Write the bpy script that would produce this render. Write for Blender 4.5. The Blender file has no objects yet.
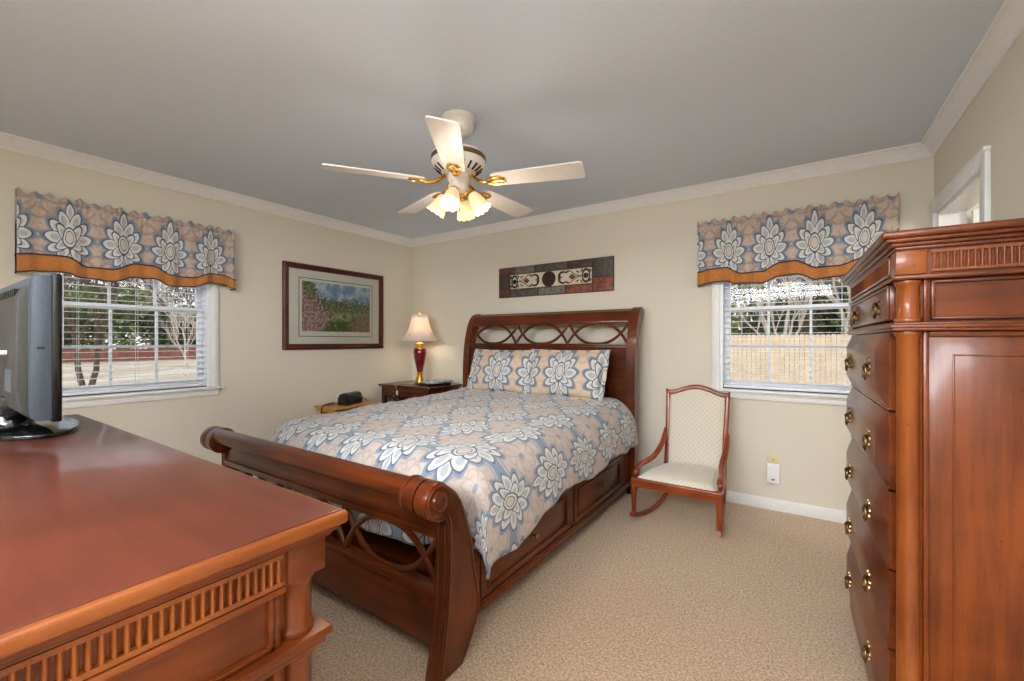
import bpy, bmesh, math, random
from mathutils import Vector, Matrix, noise as mnoise
random.seed(7)
C = bpy.context.scene
COL = C.collection
PI = math.pi

# ------------------------------------------------------------------ camera, world, sun, lights, exposure
CEIL = 2.43
RX, LX, BY, FY = 0.67, -3.91, 3.63, -0.70          # right, left, back, front wall planes
YAW = math.radians(34)
cam = bpy.data.cameras.new('camera'); camo = bpy.data.objects.new('camera', cam); COL.objects.link(camo)
camo.location = (0, 0, 1.22); camo.rotation_euler = (PI/2, 0, YAW)
cam.sensor_fit = 'HORIZONTAL'; cam.sensor_width = 36.0; cam.lens = 36.0*430/1024
cam.shift_y = 0.5/1024; cam.clip_start = 0.02; cam.clip_end = 400
C.camera = camo
w = bpy.data.worlds.new('sky'); C.world = w; w.use_nodes = True
wn = w.node_tree; wn.nodes.clear()
_o = wn.nodes.new('ShaderNodeOutputWorld'); _b = wn.nodes.new('ShaderNodeBackground')
_tc = wn.nodes.new('ShaderNodeTexCoord'); _sp = wn.nodes.new('ShaderNodeSeparateXYZ'); _cr = wn.nodes.new('ShaderNodeValToRGB')
wn.links.new(_tc.outputs['Generated'], _sp.inputs[0]); wn.links.new(_sp.outputs['Z'], _cr.inputs['Fac'])
_cr.color_ramp.elements[0].position = 0.0; _cr.color_ramp.elements[0].color = (0.95, 0.96, 1.0, 1)
_cr.color_ramp.elements[1].position = 0.6; _cr.color_ramp.elements[1].color = (0.55, 0.72, 1.0, 1)
wn.links.new(_cr.outputs['Color'], _b.inputs['Color']); _b.inputs['Strength'].default_value = 0.78
wn.links.new(_b.outputs[0], _o.inputs['Surface'])
def light(name, kind, loc, energy, color=(1, 1, 1), rot=(0, 0, 0), size=None, size_y=None, radius=None):
    l = bpy.data.lights.new(name, kind); l.energy = energy; l.color = color
    if kind == 'AREA':
        l.size = size
        if size_y: l.shape = 'RECTANGLE'; l.size_y = size_y
    if kind == 'POINT' and radius: l.shadow_soft_size = radius
    o = bpy.data.objects.new(name, l); o.location = loc; o.rotation_euler = rot; COL.objects.link(o); return o
sun = light('sun', 'SUN', (6, -10, 12), 0.6, (1, .93, .82)); sun.data.angle = 0.02
sun.rotation_euler = Vector((-0.35, 0.72, -0.60)).to_track_quat('-Z', 'Y').to_euler()
# added wide fill light, out of sight in the open hall behind the camera
light('hall_fill', 'AREA', (-0.9, -1.75, 2.38), 128, (.90, .95, 1.0), (0.75, 0, 0.22), 2.6, 1.1)
# added fill spot behind the camera, aimed up to brighten ceiling and room
_f = light('bounce_fill', 'SPOT', (-0.10, -0.40, 1.45), 112, (.88, .94, 1.0), (PI, 0, 0))
_f.data.spot_size = math.radians(140); _f.data.spot_blend = 1.0; _f.data.shadow_soft_size = .06
light('side_room_fill', 'POINT', (RX+1.1, 2.2, 2.0), 18, (1, .97, .92), radius=.12)  # unseen point light added to brighten the room beyond the doorway
C.view_settings.view_transform = 'Standard'; C.view_settings.look = 'None'
C.view_settings.exposure = 1.14; C.view_settings.gamma = 1.0
try: C.view_settings.use_curve_mapping = False
except Exception: pass

# ------------------------------------------------------------------ node helpers
def lin(c):
    return tuple(((x/255)/12.92 if x/255 <= .04045 else ((x/255+.055)/1.055)**2.4) for x in c)
def rgba(c): return (*lin(c), 1)
class V:
    """A node socket (or a number) with arithmetic that makes Math nodes."""
    nt = None
    def __init__(s, x): s.x = x
    @staticmethod
    def m(op, *a, clamp=False):
        n = V.nt.nodes.new('ShaderNodeMath'); n.operation = op; n.use_clamp = clamp
        for i, q in enumerate(a):
            q = q.x if isinstance(q, V) else q
            if isinstance(q, (int, float)): n.inputs[i].default_value = q
            else: V.nt.links.new(q, n.inputs[i])
        return V(n.outputs[0])
    def __add__(s, o): return V.m('ADD', s, o)
    __radd__ = __add__
    def __sub__(s, o): return V.m('SUBTRACT', s, o)
    def __rsub__(s, o): return V.m('SUBTRACT', o, s)
    def __mul__(s, o): return V.m('MULTIPLY', s, o)
    __rmul__ = __mul__
    def __truediv__(s, o): return V.m('DIVIDE', s, o)
def f_abs(a): return V.m('ABSOLUTE', a)
def f_sqrt(a): return V.m('SQRT', a)
def f_min(a, b): return V.m('MINIMUM', a, b)
def f_max(a, b): return V.m('MAXIMUM', a, b)
def f_cos(a): return V.m('COSINE', a)
def f_sin(a): return V.m('SINE', a)
def f_frac(a): return V.m('FRACT', a)
def f_atan2(a, b): return V.m('ARCTAN2', a, b)
def step(x, a, b):                     # 0 below a, 1 above b
    n = V.nt.nodes.new('ShaderNodeMapRange'); n.interpolation_type = 'SMOOTHSTEP'
    for k, q in ((0, x), (1, a), (2, b)):
        q = q.x if isinstance(q, V) else q
        if isinstance(q, (int, float)): n.inputs[k].default_value = q
        else: V.nt.links.new(q, n.inputs[k])
    return V(n.outputs[0])
def band(x, a, b, s=.02): return step(x, a-s, a+s)*(1-step(x, b-s, b+s))
def mixc(f, a, b):
    n = V.nt.nodes.new('ShaderNodeMix'); n.data_type = 'RGBA'
    f = f.x if isinstance(f, V) else f
    if isinstance(f, (int, float)): n.inputs['Factor'].default_value = f
    else: V.nt.links.new(f, n.inputs['Factor'])
    for k, q in ((6, a), (7, b)):
        if isinstance(q, tuple): n.inputs[k].default_value = q if len(q) == 4 else (*q, 1)
        else: V.nt.links.new(q, n.inputs[k])
    return n.outputs[2]
def tnoise(vec, scale, detail=4, rough=.55, dist=0):
    n = V.nt.nodes.new('ShaderNodeTexNoise'); n.inputs['Scale'].default_value = scale; n.inputs['Detail'].default_value = detail
    n.inputs['Roughness'].default_value = rough; n.inputs['Distortion'].default_value = dist
    if vec is not None: V.nt.links.new(vec, n.inputs['Vector'])
    return V(n.outputs[0])
def texco(kind='Object', scale=None):
    t = V.nt.nodes.new('ShaderNodeTexCoord'); s = t.outputs[kind]
    if scale:
        m = V.nt.nodes.new('ShaderNodeMapping'); m.inputs['Scale'].default_value = scale; V.nt.links.new(s, m.inputs['Vector']); s = m.outputs[0]
    return s
def xyz(sock):
    n = V.nt.nodes.new('ShaderNodeSeparateXYZ'); V.nt.links.new(sock, n.inputs[0]); return [V(o) for o in n.outputs]
def mat(name, color=None, rough=.5, metal=0., coat=0., spec=None, sheen=0.):
    m = bpy.data.materials.new(name); m.use_nodes = True; V.nt = m.node_tree
    p = m.node_tree.nodes['Principled BSDF']
    if color is not None:
        if isinstance(color, tuple): p.inputs['Base Color'].default_value = color if len(color) == 4 else (*color, 1)
        else: V.nt.links.new(color, p.inputs['Base Color'])
    p.inputs['Roughness'].default_value = rough; p.inputs['Metallic'].default_value = metal
    p.inputs['Coat Weight'].default_value = coat; p.inputs['Coat Roughness'].default_value = .12
    if spec is not None: p.inputs['Specular IOR Level'].default_value = spec
    if sheen: p.inputs['Sheen Weight'].default_value = sheen
    return m, p
def setc(p, sock): V.nt.links.new(sock, p.inputs['Base Color'])
def bump(p, h, strength=.2, dist=.01):
    b = V.nt.nodes.new('ShaderNodeBump'); b.inputs['Strength'].default_value = strength; b.inputs['Distance'].default_value = dist
    V.nt.links.new(h.x if isinstance(h, V) else h, b.inputs['Height']); V.nt.links.new(b.outputs[0], p.inputs['Normal'])
def noisy(name, c1, c2, scale, rough=.6, bs=0., bd=.004, **k):
    m, p = mat(name, None, rough, **k)
    n = tnoise(texco(), scale, 3)
    setc(p, mixc(step(n, .35, .65), rgba(c1), rgba(c2)))
    if bs: bump(p, n, bs, bd)
    return m
WOODS = {}
def wood(axis='z', dark=(80, 31, 6), light=(129, 61, 18), key='cherry', rough=.30, coat=.18):
    k = (axis, key)
    if k in WOODS: return WOODS[k]
    m, p = mat('wood_%s_%s' % (key, axis), None, rough, coat=coat, spec=.32)
    sc = {'x': (1.5, 22, 22), 'y': (22, 1.5, 22), 'z': (22, 22, 1.5)}[axis]
    v = texco('Object', sc)
    g = tnoise(v, 1.6, 6, .62, .6); f = tnoise(texco('Object'), 3.2, 3, .5, .3)
    fine = tnoise(texco('Object', tuple(q*6 for q in sc)), 2.2, 3)
    t = step(g*.55 + f*.75, .42, .88)
    base = mixc(t, rgba(dark), rgba(light))
    dk = tuple(int(q*.55) for q in dark)
    spots = step(tnoise(texco('Object'), 75, 1), .73, .80)*.5
    if key == 'satin_top': fine = fine*.0; spots = spots*.0
    setc(p, mixc(spots, mixc(step(fine, .58, .75)*.35, base, rgba(dk)), rgba(dk)))
    if key != 'satin_top': bump(p, fine, .03, .002)
    WOODS[k] = m; return m

# ------------------------------------------------------------------ the damask cloth
def damask(name, a, b, peach=(198, 183, 173), tan=(172, 154, 142), blue=(128, 142, 162), navy=(86, 100, 124), white=(216, 214, 208), inner=(208, 196, 186), warp=.010, rough=.85, off=(0, 0), fl_r=.46, tall=1.0):
    """half-drop damask: pointed leaf medallions on a blue ground between scalloped blossoms"""
    m, p = mat(name, None, rough, sheen=.25, spec=.2)
    uv = xyz(texco('UV'))
    o = texco('UV')
    nx = tnoise(o, 9, 2) - .5; ny = tnoise(texco('UV', (1, 1.2, 1)), 11, 2) - .5
    u = uv[0] + nx*warp*2 + off[0]; v = uv[1] + ny*warp*2 + off[1]
    k = b/a
    px = f_frac(u/a) - .5; py = (f_frac(v/b) - .5)*k
    X = f_abs(px)
    def ell(cx, cy, ang, ra, rb):
        c, s = math.cos(math.radians(ang)), math.sin(math.radians(ang))
        dx = X - cx; dy = py/tall - cy
        q = (dx*c + dy*s)/ra; r = (dy*c - dx*s)/(rb*1.0)
        r = r*(1.0 + f_max(q, 0.0)*.22)              # leaves taper to a point outwards
        return f_sqrt(q*q + r*r)
    fx = .5 - X; fy = k*.5 - f_abs(py)
    fr = f_sqrt(fx*fx*1.2 + fy*fy*(.92/tall/tall)); th = f_atan2(fy, fx)
    lob = f_abs(f_cos(th*4))*.05 + f_cos(th*5 + 1.1)*.02 + (fl_r - .02)
    rr = fr/lob
    fl = 1 - step(rr, .97, 1.02)
    vein = step(f_cos(th*8 + fr*10), .6, .95)*band(rr, .22, .93, .1)
    ring = f_max(band(rr - f_abs(f_cos(th*4))*.08, .50, .55, .03), band(rr, .955, 1.0, .02))*.8
    c = rgba(blue)
    c = mixc(band(rr, 1.02, 1.10, .02)*.5, c, rgba(white))
    fc = mixc(f_max(vein*.6, ring), rgba(peach), rgba(tan))
    fc = mixc(step(tnoise(texco('UV'), 30, 3), .48, .68)*.5, fc, rgba(tan))
    fc = mixc((1-step(rr, .10, .17))*.8, fc, rgba(blue))
    c = mixc(fl, c, fc)
    P = ((0, .46, 90, .19, .075), (0, -.42, -90, .15, .085), (.10, .30, 70, .19, .095), (.11, -.32, -58, .15, .085), (.19, .15, 48, .19, .105), (.20, -.20, -24, .17, .095), (.25, -.03, 12, .165, .105), (.10, .06, 62, .20, .085), (.10, -.14, -40, .15, .085), (0, .0, 90, .19, .115))
    E = [ell(*q) for q in P]
    em = E[0]
    for q in E[1:]: em = f_min(em, q)
    c = mixc(1 - step(em, 1.28, 1.55), c, rgba(blue))
    for n_, e in enumerate(E):
        c = mixc(1-step(e, 1.06, 1.12), c, rgba(navy))
        c = mixc(1-step(e, .88, .94), c, rgba(white))
        if n_ < 9: c = mixc((1-step(e, .42, .55))*.5, c, rgba(blue))
        else:
            c = mixc(1-step(e, .66, .71), c, rgba(navy)); c = mixc(1-step(e, .56, .61), c, rgba(inner))
    thread = tnoise(texco('UV', (1, 3, 1)), 260, 1)
    c = mixc(step(thread, .45, .75)*.15, c, rgba(white))
    setc(p, c)
    bump(p, thread*.5 + step(em, .9, 1.2)*.5, .25, .003)
    return m

# ------------------------------------------------------------------ materials
def wallpaint():
    m, p = mat('beige_wall_paint', None, .75, spec=.25)
    n = tnoise(texco(), 160, 2)
    setc(p, mixc(tnoise(texco(), .8, 2), rgba((228, 220, 203)), rgba((225, 217, 200)))); bump(p, n, .05, .001); return m
def carpet():
    m, p = mat('beige_speckled_carpet', None, .95, spec=.1, sheen=.3)
    o = texco()
    a = tnoise(o, 92, 3, .75); b = tnoise(o, 135, 2, .6); big = tnoise(o, 3.2, 3)
    c = mixc(step(a, .36, .64), rgba((188, 154, 120)), rgba((230, 200, 165)))
    c = mixc(step(b, .56, .63)*.72, c, rgba((112, 82, 57)))
    c = mixc(step(big, .4, .7)*.22, c, rgba((214, 178, 142)))
    setc(p, c); bump(p, a*.6 + b*.4, .9, .012); return m
M = {}
M['wall'] = wallpaint(); M['carpet'] = carpet()
M['ceil'] = noisy('ceiling_paint', (218, 228, 242), (220, 230, 244), 60, .8, .05, .001, spec=.2)
M['white'] = noisy('white_trim_paint', (238, 238, 236), (242, 242, 240), 30, .4)
M['vinyl'] = noisy('white_vinyl', (240, 243, 248), (245, 247, 250), 30, .35)
M['fanwhite'] = noisy('fan_white_enamel', (232, 224, 214), (236, 229, 220), 30, .35)
M['brass'], _ = mat('polished_brass', lin((222, 172, 84)), .18, 1.0)
M['antique'], _ = mat('antique_brass', lin((138, 112, 74)), .32, 1.0)
M['gold'], _ = mat('gold_leaf', lin((214, 164, 78)), .28, .9)
M['black'], _ = mat('black_plastic', lin((18, 18, 20)), .32)
M['gloss'], _ = mat('gloss_black', lin((10, 10, 12)), .12, coat=.2)
M['silver'] = noisy('silver_plastic', (78, 86, 95), (84, 92, 101), 200, .45, metal=.15)
M['greyplastic'] = noisy('dark_grey_plastic', (54, 52, 50), (60, 58, 55), 240, .55)
M['screen'], _ = mat('dark_screen', lin((8, 8, 10)), .12)
M['ivory'], _ = mat('ivory_plastic', lin((226, 208, 158)), .4)
M['whiteplastic'], _ = mat('white_plastic', lin((242, 242, 244)), .35)
M['grey'], _ = mat('grey_plastic', lin((110, 110, 112)), .4)
M['matboard'] = noisy('cream_mat_board', (242, 238, 228), (245, 241, 232), 300, .8)
M['orange'] = noisy('rust_faux_suede', (186, 116, 52), (196, 126, 60), 60, .85, .2, .002, sheen=.3)
M['navy'], _ = mat('navy_piping', lin((44, 50, 70)), .8)
M['lining'], _ = mat('white_lining', lin((228, 224, 216)), .85)
M['mattress'] = noisy('mattress_ticking', (214, 206, 192), (226, 220, 208), 40, .85)
M['lace'] = noisy('dark_mattress_border', (60, 48, 42), (92, 76, 66), 200, .85)
def shade_mat():
    m = bpy.data.materials.new('lampshade_fabric'); m.use_nodes = True; nt = m.node_tree; p = nt.nodes['Principled BSDF']
    p.inputs['Base Color'].default_value = (*lin((238, 230, 224)), 1); p.inputs['Roughness'].default_value = .8
    t = nt.nodes.new('ShaderNodeBsdfTranslucent'); t.inputs['Color'].default_value = (*lin((238, 222, 204)), 1)
    x = nt.nodes.new('ShaderNodeMixShader'); x.inputs[0].default_value = .35
    nt.links.new(p.outputs[0], x.inputs[1]); nt.links.new(t.outputs[0], x.inputs[2]); nt.links.new(x.outputs[0], nt.nodes['Material Output'].inputs['Surface'])
    return m
M['shade'] = shade_mat()
M['red'], _ = mat('oxblood_ceramic', lin((122, 18, 26)), .12, coat=.6)
M['pine'] = wood('y', (176, 112, 44), (222, 164, 84), 'pine', .45, .1)
M['strap'] = noisy('brown_strap', (70, 46, 30), (90, 60, 40), 60, .7)
M['paper'] = noisy('magazine_cover', (150, 158, 172), (206, 208, 210), 14, .3)
M['damask_bed'] = damask('damask_comforter', .30, .42, tall=1.08)
M['damask_pillow'] = damask('damask_sham', .36, .45, peach=(222, 196, 170), tan=(204, 172, 142), inner=(214, 204, 182), fl_r=.54, tall=1.15)
M['damask_valance'] = damask('damask_valance', .2615, .47, peach=(198, 178, 164), tan=(152, 126, 112), blue=(122, 138, 160), navy=(70, 84, 110), off=(.10, -.02), fl_r=.62, tall=1.28)
def glass():
    m = bpy.data.materials.new('window_glass'); m.use_nodes = True; nt = m.node_tree; nt.nodes.clear()
    o = nt.nodes.new('ShaderNodeOutputMaterial'); t = nt.nodes.new('ShaderNodeBsdfTransparent'); g = nt.nodes.new('ShaderNodeBsdfGlossy')
    g.inputs['Roughness'].default_value = .02; t.inputs['Color'].default_value = (.97, .98, .97, 1)
    x = nt.nodes.new('ShaderNodeMixShader'); f = nt.nodes.new('ShaderNodeFresnel'); f.inputs['IOR'].default_value = 1.3
    nt.links.new(f.outputs[0], x.inputs[0]); nt.links.new(t.outputs[0], x.inputs[1]); nt.links.new(g.outputs[0], x.inputs[2]); nt.links.new(x.outputs[0], o.inputs[0])
    return m
M['glass'] = glass()
def frosted():
    m = bpy.data.materials.new('lit_frosted_glass'); m.use_nodes = True; nt = m.node_tree; p = nt.nodes['Principled BSDF']
    p.inputs['Base Color'].default_value = (*lin((236, 206, 158)), 1); p.inputs['Roughness'].default_value = .35
    p.inputs['Emission Color'].default_value = (1.0, .72, .36, 1); p.inputs['Emission Strength'].default_value = .18
    return m
M['frosted'] = frosted()
M['bulb'], _p = mat('lit_bulb', (1, .95, .85), .4)
_p.inputs['Emission Color'].default_value = (1, .86, .62, 1); _p.inputs['Emission Strength'].default_value = 9
def upholstery():
    m, p = mat('cream_dotted_upholstery', None, .85, sheen=.3, spec=.2)
    u = xyz(texco('Object'))
    s = .017
    # diagonal lattice of small motifs on x and the height along the cloth
    h = u[2]*.8 + u[1]*1.0
    a = f_frac((u[0] + h)/(2*s)) - .5; b = f_frac((u[0] - h)/(2*s)) - .5
    d = f_sqrt(a*a + b*b)
    c = mixc(1-step(d, .13, .24), rgba((226, 217, 200)), rgba((206, 188, 156)))
    setc(p, c); bump(p, tnoise(texco(), 320, 2), .15, .002); return m
M['uphol'] = upholstery()
CH = lambda ax: wood(ax)                                                     # chest, dresser
BD = lambda ax: wood(ax, (60, 23, 6), (114, 51, 18), 'bedcherry', .28, .22)   # bed
NS = lambda ax: wood(ax, (54, 20, 9), (98, 42, 20), 'darkcherry', .3, .3)    # nightstand
RK = lambda ax: wood(ax, (104, 40, 16), (164, 76, 36), 'rocker', .3, .35)
FR = lambda ax: wood(ax, (66, 26, 16), (98, 44, 28), 'frame', .35, .2)
EDGE = lambda ax: wood(ax, (114, 52, 16), (156, 84, 32), 'wornedge', .32, .3)

# ------------------------------------------------------------------ mesh builder
class MB:
    def __init__(s): s.bm = bmesh.new(); s.uv = None
    def verts(s, pts): return [s.bm.verts.new(p) for p in pts]
    def face(s, vs):
        try: return s.bm.faces.new(vs)
        except ValueError: return None
    def box(s, x0, x1, y0, y1, z0, z1, bev=0, seg=2):
        r = bmesh.ops.create_cube(s.bm, size=1)
        for v in r['verts']:
            v.co = Vector(((x0+x1)/2 + v.co.x*(x1-x0), (y0+y1)/2 + v.co.y*(y1-y0), (z0+z1)/2 + v.co.z*(z1-z0)))
        if bev:
            ed = {e for v in r['verts'] for e in v.link_edges}
            bmesh.ops.bevel(s.bm, geom=list(ed), offset=bev, segments=seg, affect='EDGES', profile=.5)
        return s
    def prism(s, poly, axis, a0, a1, bev=0, seg=2):
        def P(q, a): return {'x': (a, q[0], q[1]), 'y': (q[0], a, q[1]), 'z': (q[0], q[1], a)}[axis]
        A = s.verts([P(q, a0) for q in poly]); B = s.verts([P(q, a1) for q in poly]); n = len(poly)
        fs = [s.face(list(reversed(A))), s.face(B)]
        for i in range(n): s.face([A[i], A[(i+1) % n], B[(i+1) % n], B[i]])
        if bev:
            ed = [e for f in fs if f for e in f.edges]
            bmesh.ops.bevel(s.bm, geom=list(set(ed)), offset=bev, segments=seg, affect='EDGES', profile=.5)
        return s
    def frustum(s, rect, base, axis, d0, d1, inset):
        """raised panel: rect (a0,a1,b0,b1) on the plane at d0, its top inset at d1; axis is the normal"""
        a0, a1, b0, b1 = rect; ia, ib = inset if isinstance(inset, tuple) else (inset, inset)
        def P(a, b, d): return {'x': (d, a, b), 'y': (a, d, b), 'z': (a, b, d)}[axis]
        L = [[(a0, b0), (a1, b0), (a1, b1), (a0, b1)]]*2 + [[(a0+ia, b0+ib), (a1-ia, b0+ib), (a1-ia, b1-ib), (a0+ia, b1-ib)]]
        r = [s.verts([P(*q, d) for q in l]) for l, d in zip(L, (base, d0, d1))]
        for k in (0, 1):
            for i in range(4): s.face([r[k][i], r[k][(i+1) % 4], r[k+1][(i+1) % 4], r[k+1][i]])
        s.face(r[2]); s.face(list(reversed(r[0]))); return s
    def tube(s, pts, rad, n=8, closed=False, flat=1.0, up=None):
        pts = [Vector(p) for p in pts]; m = len(pts); rings = []
        prev = None
        for i, p in enumerate(pts):
            a = pts[i-1] if (i > 0 or closed) else p; b = pts[(i+1) % m] if (i < m-1 or closed) else p
            t = (b-a).normalized() if (b-a).length > 1e-9 else Vector((0, 0, 1))
            if up is not None: q = Vector(up)
            elif prev is None: q = Vector((0, 0, 1)) if abs(t.z) < .9 else Vector((1, 0, 0))
            else: q = prev
            nn = (q - t*q.dot(t)); nn = nn.normalized() if nn.length > 1e-6 else t.orthogonal().normalized()
            prev = nn; bb = t.cross(nn); r = rad(i/(m-1 or 1)) if callable(rad) else rad
            rings.append(s.verts([p + nn*math.cos(2*PI*k/n)*r + bb*math.sin(2*PI*k/n)*r*flat for k in range(n)]))
        for i in range(m if closed else m-1):
            A, B = rings[i], rings[(i+1) % m]
            for k in range(n): s.face([A[k], A[(k+1) % n], B[(k+1) % n], B[k]])
        if not closed: s.face(list(reversed(rings[0]))); s.face(rings[-1])
        return s
    def lathe(s, prof, n=20, mtx=None, close=True):
        rings = []
        mtx = mtx or Matrix()
        for r, z in prof:
            rings.append(s.verts([mtx @ Vector((max(r, 1e-5)*math.cos(2*PI*k/n), max(r, 1e-5)*math.sin(2*PI*k/n), z)) for k in range(n)]))
        for A, B in zip(rings, rings[1:]):
            for k in range(n): s.face([A[k], A[(k+1) % n], B[(k+1) % n], B[k]])
        if close: s.face(list(reversed(rings[0]))); s.face(rings[-1])
        return s
    def cyl(s, p, q, r, n=14):
        return s.tube([p, q], r, n)
    def grid(s, fn, nu, nv, uvs=True):
        lay = s.bm.loops.layers.uv.verify() if uvs else None
        g = []; U = []
        for i in range(nu+1):
            row = []; ru = []
            for j in range(nv+1):
                p, uv = fn(i/nu, j/nv); row.append(s.bm.verts.new(p)); ru.append(uv)
            g.append(row); U.append(ru)
        for i in range(nu):
            for j in range(nv):
                idx = [(i, j), (i+1, j), (i+1, j+1), (i, j+1)]
                f = s.bm.faces.new([g[a][b] for a, b in idx])
                if lay:
                    for l, (a, b) in zip(f.loops, idx): l[lay].uv = U[a][b]
        return s
    def build(s, name, m, parent=None, ang=38, local=False, recalc=True):
        if recalc: bmesh.ops.recalc_face_normals(s.bm, faces=s.bm.faces)
        ca = math.radians(ang)
        for f in s.bm.faces: f.smooth = True
        for e in s.bm.edges:
            if len(e.link_faces) == 2 and e.calc_face_angle(0) > ca: e.smooth = False
        root = parent
        while root is not None and root.parent is not None: root = root.parent
        if root is not None and not local:
            off = root.location
            for v in s.bm.verts: v.co -= off
        me = bpy.data.meshes.new(name); s.bm.to_mesh(me); s.bm.free()
        me.materials.append(m)
        o = bpy.data.objects.new(name, me); COL.objects.link(o)
        if parent is not None: o.parent = parent
        return o
def tag(o, label=None, cat=None, group=None, kind=None):
    if label: o['label'] = label
    if cat: o['category'] = cat
    if group: o['group'] = group
    if kind: o['kind'] = kind
    return o
def thing(name, label, cat, loc=(0, 0, 0), group=None):
    o = bpy.data.objects.new(name, None); o.empty_display_size = .1; COL.objects.link(o); o.location = loc
    return tag(o, label, cat, group)
def struct(name, mb, m, parent=None, **k):
    o = mb.build(name, m, parent, **k)
    if parent is None: o['kind'] = 'structure'
    return o
def copy_tree(o, parent=None):
    c = o.copy(); COL.objects.link(c)
    if parent is not None: c.parent = parent
    for ch in list(o.children): copy_tree(ch, c)
    return c
def spline(pts, n=6, closed=False):
    """Catmull-Rom through points of any dimension"""
    P = [Vector(p) for p in pts]; out = []; m = len(P)
    for i in range(m if closed else m-1):
        p0 = P[i-1] if (i > 0 or closed) else P[0]; p1 = P[i]; p2 = P[(i+1) % m]; p3 = P[(i+2) % m] if (i+2 < m or closed) else P[-1]
        for k in range(n):
            t = k/n
            out.append(.5*((2*p1) + (p2-p0)*t + (2*p0-5*p1+4*p2-p3)*t*t + (3*p1-p0-3*p2+p3)*t*t*t))
    if not closed: out.append(P[-1])
    return out
def arc(cx, cy, r, a0, a1, n): return [(cx + r*math.cos(a0+(a1-a0)*i/n), cy + r*math.sin(a0+(a1-a0)*i/n)) for i in range(n+1)]
def interp(tab, x):
    for (a, b), (c, d) in zip(tab, tab[1:]):
        if x <= c:
            t = (x-a)/(c-a) if c > a else 0; t = max(0, min(1, t)); t = t*t*(3-2*t); return b + (d-b)*t
    return tab[-1][1]

# ------------------------------------------------------------------ room shell
WT = .14
WZ0, WZ1 = .86, 2.04                                   # window openings
W1 = (.604, 1.494); W2 = (-.522, .368)                  # left wall (y), back wall (x)
DY0, DY1, DZ = 2.735, 3.54, 1.985                       # doorway in the right wall
struct('floor', MB().box(LX-WT, RX+2.2, FY-2.4, BY+WT, -.2, 0), M['carpet'])
struct('ceiling', MB().box(LX-WT, RX+2.2, FY-2.4, BY+WT, CEIL, CEIL+.15), M['ceil'])
b = MB()
b.box(LX-WT, LX, FY, W1[0], 0, CEIL).box(LX-WT, LX, W1[1], BY+WT, 0, CEIL).box(LX-WT, LX, W1[0], W1[1], 0, WZ0).box(LX-WT, LX, W1[0], W1[1], WZ1, CEIL)
struct('wall_left', b, M['wall'])
b = MB()
b.box(LX, W2[0], BY, BY+WT, 0, CEIL).box(W2[1], RX+2.2, BY, BY+WT, 0, CEIL).box(W2[0], W2[1], BY, BY+WT, 0, WZ0).box(W2[0], W2[1], BY, BY+WT, WZ1, CEIL)
struct('wall_back', b, M['wall'])
b = MB()
b.box(RX, RX+.12, FY-2.4, DY0, 0, CEIL).box(RX, RX+.12, DY1, BY, 0, CEIL).box(RX, RX+.12, DY0, DY1, DZ, CEIL)
struct('wall_right', b, M['wall'])
# the front wall with a wide cased opening to the hall, behind the camera
b = MB()
b.box(LX-WT, -2.35, FY-.12, FY, 0, CEIL).box(-2.35, RX, FY-.12, FY, 2.2, CEIL)
struct('wall_front', b, M['wall'])
struct('wall_hall', MB().box(LX-WT, RX, FY-2.4-.12, FY-2.4, 0, CEIL).box(-2.47, -2.35, FY-2.4, FY-.12, 0, CEIL), M['wall'])
# the small room through the doorway
struct('wall_side_room', MB().box(RX+2.08, RX+2.2, 1.2, BY, 0, CEIL).box(RX+.12, RX+2.08, 1.2, 1.3, 0, CEIL), M['wall'])
# crown and baseboards
def crown(name, axis, a0, a1, wall, sgn, m0, m1):
    """profile (out from the wall, z), extruded along axis, with mitred ends"""
    pr = [(0, CEIL-.078), (.008, CEIL-.078), (.012, CEIL-.066), (.018, CEIL-.060), (.030, CEIL-.046), (.040, CEIL-.028), (.052, CEIL-.020), (.056, CEIL-.012), (.068, CEIL-.010), (.072, CEIL), (0, CEIL)]
    mb = MB()
    def ring(a, mit): 
        out = []
        for o, z in pr:
            q = a + mit*o
            out.append((wall+sgn*o, q, z) if axis == 'y' else (q, wall+sgn*o, z))
        return mb.verts(out)
    A, B = ring(a0, m0), ring(a1, m1); n = len(pr)
    for i in range(n): mb.face([A[i], A[(i+1) % n], B[(i+1) % n], B[i]])
    mb.face(A); mb.face(B)
    struct(name, mb, M['white'], ang=30)
crown('trim_1', 'y', FY, BY, LX, 1, 1, -1)
crown('trim_2', 'x', LX, RX, BY, -1, 1, -1)
crown('trim_3', 'y', FY, BY, RX, -1, 1, -1)
def base(name, x0, x1, y0, y1): struct(name, MB().box(x0, x1, y0, y1, 0, .083, .005), M['white'])
base('baseboard_left', LX, LX+.014, FY, BY); base('baseboard_back', LX+.014, RX, BY-.014, BY); base('baseboard_right', RX-.014, RX, FY, DY0-.07)

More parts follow.
